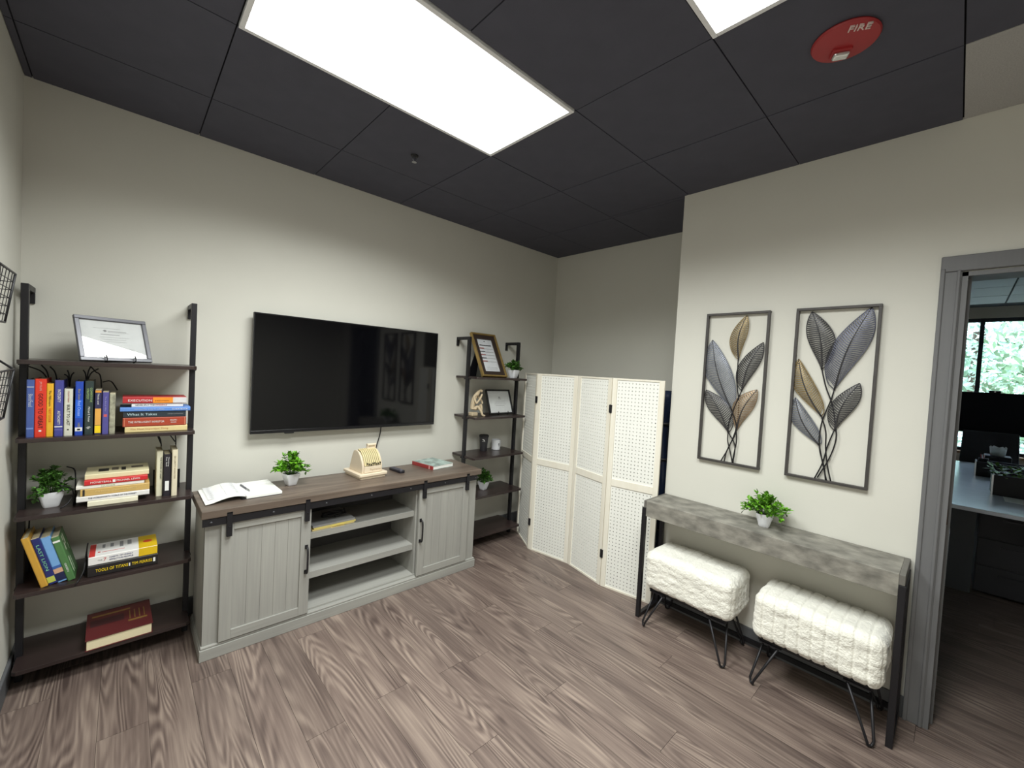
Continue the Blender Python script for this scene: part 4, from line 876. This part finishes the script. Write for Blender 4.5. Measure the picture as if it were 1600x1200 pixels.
text('front_lettering', 'Paymaster', .022, C_('print_beige', (186, 160, 130)), cw_, basis((1, 0, 0), (0, 0, 1), (.02, -.1125, .062)))
lv = obj('lever_arm', MB().box(.060, .068, -.02, .0, .17, .235).box(-.002, .006, -.02, .0, .185, .235), CREAMP, cw_, bevel=.002)
obj('lever_grip', MB().tube([(-.002, -.01, .228), (.07, -.01, .228)], .011, 12), CREAMP, lv, smooth=.7)
obj('lever_plate', MB().box(.0, .066, -.012, -.008, .19, .222), CREAMP, lv)
# remote
rm = thing('remote_control', (-1.905, -.29, ZC), 'black television remote control on the cabinet', 'remote', rz=.12)
obj('remote_body', MB().prism(rounded(.043, .145, .014, 4), .018), pbr('remote_black', (34, 33, 40), .45, var=.05), rm, bevel=.004, smooth=.7)
bt = MB()
for r_ in range(6):
    for c_ in range(3): bt.lathe([(.0042, 0), (.0038, .002)], (-.012+c_*.012, .055-r_*.016, .018), 8)
bt.lathe([(.012, 0), (.011, .002)], (0, -.05, .018), 16)
obj('buttons', bt, pbr('button_grey', (92, 90, 100), .5, var=.05), rm)
# red spined book
rb = thing('book', (-1.592, -.258, ZC), 'thick book with red spine and mottled cover on the cabinet', 'book', rz=.16)
obj('page_block', MB().box(-.096, .1, -.118, .112, .003, .024), PAPER, rb)
obj('cover', MB().box(-.1, .102, -.12, .115, 0, .0025).box(-.1, .102, -.12, .115, .0245, .027), pbr('mottled_cover', (150, 166, 160), .5, var=.6, vscale=22), rb, bevel=.0008)
obj('spine', MB().box(-.104, -.097, -.12, .115, 0, .027), C_('spine_red', (150, 52, 52)), rb, bevel=.002)
obj('spine_label', MB().box(-.1046, -.1035, -.088, -.076, .002, .025), C_('label_pink', (216, 160, 156)), rb)
# folders on the inner shelf
G5 = 'papers stacked on the cabinet shelf'
for k, (zz, th, m, ox, lab) in enumerate(((.515, .008, C_('folder_manila', (226, 204, 140)), 0, 'manila folder at the bottom of the cabinet shelf stack'), (.523, .010, C_('folder_yellow', (238, 220, 130)), .008, 'yellow folder in the middle of the cabinet shelf stack'), (.533, .012, C_('pad_grey', (160, 160, 160)), .003, 'grey spiral pad on top of the cabinet shelf stack'))):
    t = thing('folder' if k < 2 else 'spiral_pad', (-2.395+ox, -.345, zz), lab, 'folder' if k < 2 else 'notepad', G5, rz=.03)
    obj('leaves', MB().box(-.125, .125, -.115, .13, 0, th), m, t, bevel=.001)
    if k == 2:
        sp_ = MB()
        for q in range(16): sp_.tube([(-.125+.006*math.cos(a), -.10+q*.014, th*.5+.0058*math.sin(a)) for a in [2*PI*j/8 for j in range(9)]], .0012, 4)
        obj('spiral_binding', sp_, BLACK, t)
    else: obj('folder_tab', MB().box(-.02, .06, -.122, -.115, 0, .001), m, t)
cc = thing('cable_coil', (-2.36, -.36, .545), 'coiled black cable lying on the spiral pad', 'cable')
cp = [( .075*math.cos(a)*(1-.03*a/6), .03*math.sin(a)*(1-.02*a), .004+.0015*a) for a in [k*.35 for k in range(56)]]
obj('cord', MB().tube(cp, .0028, 6), BLACK, cc, smooth=True)
obj('plug', MB().box(.0, .03, -.03, -.012, 0, .012), BLACK, cc, bevel=.003)

# ---------------------------------------------------------------- wire baskets on the left wall
def basket(zf, label):
    y0, y1 = -.905, -1.26; xf, xb = XL+.098, XL+.003; zb = zf-.155
    t = thing('wire_basket', (XL, (y0+y1)/2, zb), label, 'wire basket', 'wire baskets on the left wall')
    fb = XL+.078; zt = zf+.085
    rim = MB().tube([(xb, y0, zt), (xf, y0, zf), (xf, y1, zf), (xb, y1, zt), (xb, y0, zt)], .0032, 6).tube([(xb, y0, zt), (xb, y0, zb), (fb, y0+.0, zb), (xf, y0, zf)], .0032, 6).tube([(xb, y1, zt), (xb, y1, zb), (fb, y1, zb), (xf, y1, zf)], .0032, 6).tube([(fb, y0, zb), (fb, y1, zb)], .0032, 6)
    obj('basket_frame', rim, BLACK, t, W=True, smooth=True)
    wm = MB()
    for k in range(1, 8):
        yy = y0+(y1-y0)*k/8; wm.tube([(xb, yy, zt), (xb, yy, zb), (fb, yy, zb), (xf, yy, zf)], .0013, 4)
    for k in range(1, 6):
        u = k/6; zz = zb+(zf-zb)*u; xx = fb+(xf-fb)*u; wm.tube([(xb, y0, zz), (xx, y0, zz), (xx, y1, zz), (xb, y1, zz)], .0013, 4)
    for u in (.25, .5, .75):
        xx = xb+(fb-xb)*u; zz = zt+(zf-zt)*u
        for yy in (y0, y1): wm.tube([(xx, yy, zb), (xx+(.012*u), yy, zz)], .0013, 4)
    for u in (.2, .4, .6, .8):
        zz = zf+(zt-zf)*u; wm.tube([(xb, y0, zz), (xb, y1, zz)], .0013, 4)
    obj('wire_mesh', wm, BLACK, t, W=True)
basket(1.731, 'upper black wire basket on the left wall'); basket(1.428, 'lower black wire basket on the left wall')

# ---------------------------------------------------------------- office beyond the doorway
win = struct('window_1', MB().box(OX+.04, OX+.09, WY1, WY0, WZ0, WZ0+.05).box(OX+.04, OX+.09, WY1, WY0, WZ1-.05, WZ1).box(OX+.04, OX+.09, WY0-.05, WY0, WZ0, WZ1).box(OX+.04, OX+.09, WY1, WY1+.05, WZ0, WZ1), pbr('dark_aluminium', (44, 44, 50), .4, metal=.4, var=.05))
mulls = [-3.135, -4.2]
for my in mulls: obj('mullion', MB().box(OX+.03, OX+.09, my-.022, my+.022, WZ0, WZ1), MATS['dark_aluminium'], win)
ed = [WY0, *mulls, WY1]
for a, b in zip(ed[:-1], ed[1:]): obj('pane', MB().box(OX+.062, OX+.068, b, a, WZ0+.03, WZ1-.03), GLASS, win)
obj('sill', MB().box(OX-.06, OX+.02, WY1-.05, WY0+.05, WZ0-.03, WZ0+.005), pbr('oak_sill', (168, 132, 100), .5, var=.1), win, bevel=.003)
obj('exterior_ground', MB().box(OX+.2, OX+14, -14, 8, -.4, -.3), pbr('lawn', (120, 122, 108), .9, var=.3), win)
# ceiling light in the office (switched off)
ol = thing('ceiling_light', (2.755, -3.305, H), 'unlit office ceiling light panel seen through the doorway', 'ceiling light')
obj('light_frame', MB().box(2.45, 3.06, -3.91, -3.885, H-.008, H+.01).box(2.45, 3.06, -2.725, -2.70, H-.008, H+.01).box(2.45, 2.475, -3.885, -2.725, H-.008, H+.01).box(3.035, 3.06, -3.885, -2.725, H-.008, H+.01), WHITE, ol, W=True)
obj('diffuser', MB().box(2.475, 3.035, -3.885, -2.725, H-.003, H+.003), pbr('acrylic', (232, 236, 240), .25, var=.02), ol, W=True)
# long desk
DK = pbr('dark_grey_laminate', (58, 58, 64), .5, var=.08); DT = pbr('desk_top_grey', (222, 226, 236), .2, var=.04, spec=.8)
dk = thing('desk', (2.4, -3.6, 0), 'long dark office desk with glossy top beyond the doorway', 'desk')
obj('desk_top', MB().box(.98, 3.9, -4.5, -2.62, .712, .74), DT, dk, W=True, bevel=.003)
obj('end_panel', MB().box(1.45, 1.49, -3.115, -2.985, 0, .712), pbr('panel_grey', (84, 86, 92), .5, var=.06), dk, W=True)
obj('modesty_panel', MB().box(2.42, 2.45, -4.45, -2.7, .25, .712), DK, dk, W=True)
for xx, yy in ((1.04, -4.42), (3.8, -4.42), (3.8, -2.72)): obj('desk_leg', MB().box(xx-.03, xx+.03, yy-.03, yy+.03, 0, .712), BLACK, dk, W=True)
pd = thing('pedestal', (1.75, -3.33, 0), 'black drawer pedestal with chrome handles under the office desk', 'pedestal')
obj('pedestal_body', MB().box(1.5, 2.0, -3.54, -3.13, .02, .66), DK, pd, W=True, bevel=.003)
for k in range(3):
    dr = obj('drawer', MB().box(1.485, 1.5, -3.535, -3.135, .03+.21*k, .225+.21*k), DK, pd, W=True, bevel=.002)
    obj('drawer_handle', MB().box(1.465, 1.475, -3.42, -3.25, .17+.21*k, .182+.21*k).box(1.475, 1.486, -3.42, -3.41, .17+.21*k, .182+.21*k).box(1.475, 1.486, -3.26, -3.25, .17+.21*k, .182+.21*k), pbr('dark_steel', (70, 70, 76), .35, metal=.6, var=.05), dr, W=True)
def planter(x0, x1, y0, y1, h, label, seed, leafy=True, strip=True):
    t = thing('desk_planter', ((x0+x1)/2, (y0+y1)/2, .74), label, 'planter', 'black planters on the office desk')
    g = MB().box(x0, x1, y0, y1, .74, .745).box(x0, x0+.012, y0, y1, .745, .74+h).box(x1-.012, x1, y0, y1, .745, .74+h).box(x0, x1, y0, y0+.012, .745, .74+h).box(x0, x1, y1-.012, y1, .745, .74+h)
    obj('planter_box', g, BLACK, t, W=True, bevel=.003)
    if strip: obj('metal_edge', MB().box(x0-.004, x0+.006, y1-.006, y1+.004, .74, .74+h), CHROME, t, W=True)
    obj('soil', MB().box(x0+.01, x1-.01, y0+.01, y1-.01, .75, .74+h-.02), SOIL, t, W=True)
    if leafy:
        rr = random.Random(seed); g = MB()
        for k in range(260):
            p = Vector((rr.uniform(x0, x1), rr.uniform(y0-.02, y1+.02), .74+h+rr.uniform(-.02, .06))); a = rr.uniform(0, 2*PI); L = rr.uniform(.03, .06)
            d = Vector((math.cos(a), math.sin(a), rr.uniform(-.2, .9))).normalized(); sd = d.cross(Vector((0, 0, 1))).normalized()*L*.25
            g.add([p, p+d*L*.5+sd, p+d*L, p+d*L*.5-sd], [(0, 1, 2, 3)])
        f = obj('foliage', g, LEAF, t, W=True); f['kind'] = 'stuff'
planter(1.72, 2.0, -3.62, -3.19, .16, 'black desk planter with trailing green leaves, nearer the doorway', 1)
planter(2.75, 2.95, -3.5, -3.12, .14, 'black desk organiser box with greenery, further from the doorway', 2, leafy=False)
pc = thing('pen_cup', (2.85, -3.172, .859), 'small pen tray with red pencil ends on the desk organiser', 'pen cup')
obj('cup', MB().lathe([(.03, 0), (.034, .05), (.03, .05), (.028, .01), (.001, .01)], n=16), BLACK, pc, smooth=.7)
for k, m in enumerate((RED, WHITE, RED)): obj('pencil', MB().tube([(-.01+.01*k, .004*k, .01), (-.02+.02*k, .01*k, .085)], .004, 6), m, pc)
tb_ = thing('tissue_box', (3.3, -3.28, .74), 'tissue box with white tissue on the office desk', 'tissue box')
obj('box', MB().box(-.11, .11, -.09, .09, 0, .17), BLACK, tb_, bevel=.004)
tg = MB()
for k in range(12):
    a = 2*PI*k/12; tg.v.append((.03*math.cos(a), .05*math.sin(a), .168))
for k in range(12):
    a = 2*PI*k/12; tg.v.append((.03*math.cos(a)*(1+.3*math.sin(3*a)), .06*math.sin(a), .255+.015*math.sin(4*a)))
for k in range(12): tg.f.append((k, (k+1) % 12, 12+(k+1) % 12, 12+k))
obj('tissue', tg, PAPER, tb_, smooth=True, solid=.002)
sh_ = tag(obj('paper_sheet', MB().box(1.49, 1.712, -3.5, -3.25, .74, .7415), PAPER), 'white paper sheet lying on the office desk', 'paper')
# wide monitor on a stand
mo = thing('monitor', (4.15, -3.27, .62), 'wide black monitor on a pole in front of the office window', 'monitor')
obj('display', MB().box(4.48, 4.52, -3.78, -2.76, 1.055, 1.565), pbr('matte_display', (10, 10, 14), .6, spec=.2, var=.03), mo, W=True, bevel=.004)
obj('display_back', MB().box(4.52, 4.55, -3.55, -2.99, 1.15, 1.47), TVB, mo, W=True)
obj('stand_pole', MB().box(4.55, 4.59, -3.30, -3.24, .02, 1.35), BLACK, mo, W=True)
obj('stand_foot', MB().box(4.42, 4.72, -3.6, -2.94, 0, .02), BLACK, mo, W=True)
wc = thing('webcam', (4.5, -3.27, 1.565), 'small black webcam on top of the wide monitor', 'webcam')
obj('webcam_body', MB().box(-.015, .015, -.05, .05, .0, .026), BLACK, wc, bevel=.006); obj('webcam_lens', MB().lathe([(.009, 0), (.008, .004)], n=12, M=basis((0, 1, 0), (0, 0, 1), (-.015, 0, .013)) @ Matrix.Scale(-1, 4, (0, 0, 1))), CHROME, wc)
def office_chair(loc, rz, label, zs=.46, hb_=.62):
    t = thing('office_chair', loc, label, 'office chair', 'black office chairs around the desk', rz=rz)
    LEA = pbr('black_leather', (30, 27, 30), .5, var=.1, vscale=30, bump=.1)
    for k in range(5):
        a = 2*PI*k/5+.3; d = Vector((math.cos(a), math.sin(a), 0)); q = Vector((-d.y, d.x, 0))
        obj('base_arm', MB().tube([(0, 0, .1), d*.15+Vector((0, 0, .095)), d*.30+Vector((0, 0, .072))], .02, 8, rs=[.026, .022, .014]), CHROME, t, smooth=.7)
        obj('castor', MB().lathe([(.026, -.018), (.028, 0), (.026, .018)], n=14, M=Matrix.Translation(d*.30+Vector((0, 0, .028))) @ basis((0, 0, 1), d, (0, 0, 0))), BLACK, t, smooth=.6)
    obj('gas_column', MB().lathe([(.03, .08), (.03, .2), (.018, .21), (.018, zs-.03)], n=14), CHROME, t, smooth=.6)
    obj('seat', MB().prism(rounded(.5, .5, .08, 4), .08, Matrix.Translation((0, 0, zs-.03))), LEA, t, bevel=.02, seg=3, smooth=.8)
    bk_ = MB(); nb = 10
    for j in range(nb+1):
        u = j/nb
        for i in range(9):
            v = i/8*2-1; yy = .235*v*(1-.06*u); xx = -.24-.07*u+.045*(1-v*v)*-1+.03*math.sin(PI*u)
            bk_.v += [(xx, yy, zs+.06+hb_*u)]
    n0 = len(bk_.v); bk_.v += [(p[0]-.045, p[1], p[2]) for p in bk_.v]
    for j in range(nb):
        for i in range(8):
            a = j*9+i; bk_.f += [(a, a+1, a+10, a+9), (n0+a, n0+a+9, n0+a+10, n0+a+1)]
    for j in range(nb): bk_.f += [(j*9, (j+1)*9, n0+(j+1)*9, n0+j*9), (j*9+8, n0+j*9+8, n0+(j+1)*9+8, (j+1)*9+8)]
    for i in range(8): bk_.f += [(i, n0+i, n0+i+1, i+1), (nb*9+i, nb*9+i+1, n0+nb*9+i+1, n0+nb*9+i)]
    obj('backrest', bk_, LEA, t, smooth=.9, bevel=.012)
    obj('back_bracket', MB().box(-.30, -.1, -.04, .04, zs-.04, zs-.02).box(-.31, -.28, -.04, .04, zs-.04, zs+.2), BLACK, t)
    for sy in (-1, 1):
        obj('armrest', MB().tube(spline([(.05, sy*.26, zs+.0), (.08, sy*.29, zs+.12), (.06, sy*.29, zs+.21), (-.12, sy*.29, zs+.215), (-.26, sy*.26, zs+.2)], 5), .014, 8), CHROME, t, smooth=True)
    return t
office_chair((3.82, -3.25, 0), PI, 'black high-back office chair behind the desk, facing the doorway', .46, .58)
office_chair((1.08, -3.66, 0), .35, 'black office chair with chrome base on the doorway side of the desk')
# trees outside the window
def tree(loc, label, R, Ht, seed, rgb):
    t = thing('tree', loc, label, 'tree', 'trees outside the office window'); rr = random.Random(seed)
    obj('trunk', MB().tube(spline([(0, 0, 0), (.05, .08, Ht*.3), (0, .05, Ht*.7)], 4), .12, 8), pbr('bark', (88, 74, 60), .9, var=.3), t)
    g = MB()
    for k in range(5200):
        d = Vector((rr.gauss(0, 1), rr.gauss(0, 1), rr.gauss(0, 1))).normalized()*(rr.random()**.4)
        p = Vector((d.x*R, d.y*R, Ht*.5+d.z*Ht*.5)); a = Vector((rr.uniform(-1, 1), rr.uniform(-1, 1), rr.uniform(-1, 1))).normalized(); b = a.orthogonal().normalized(); s = rr.uniform(.05, .12)
        g.add([p, p+a*s+b*s*.4, p+a*s*2, p+a*s-b*s*.4], [(0, 1, 2, 3)])
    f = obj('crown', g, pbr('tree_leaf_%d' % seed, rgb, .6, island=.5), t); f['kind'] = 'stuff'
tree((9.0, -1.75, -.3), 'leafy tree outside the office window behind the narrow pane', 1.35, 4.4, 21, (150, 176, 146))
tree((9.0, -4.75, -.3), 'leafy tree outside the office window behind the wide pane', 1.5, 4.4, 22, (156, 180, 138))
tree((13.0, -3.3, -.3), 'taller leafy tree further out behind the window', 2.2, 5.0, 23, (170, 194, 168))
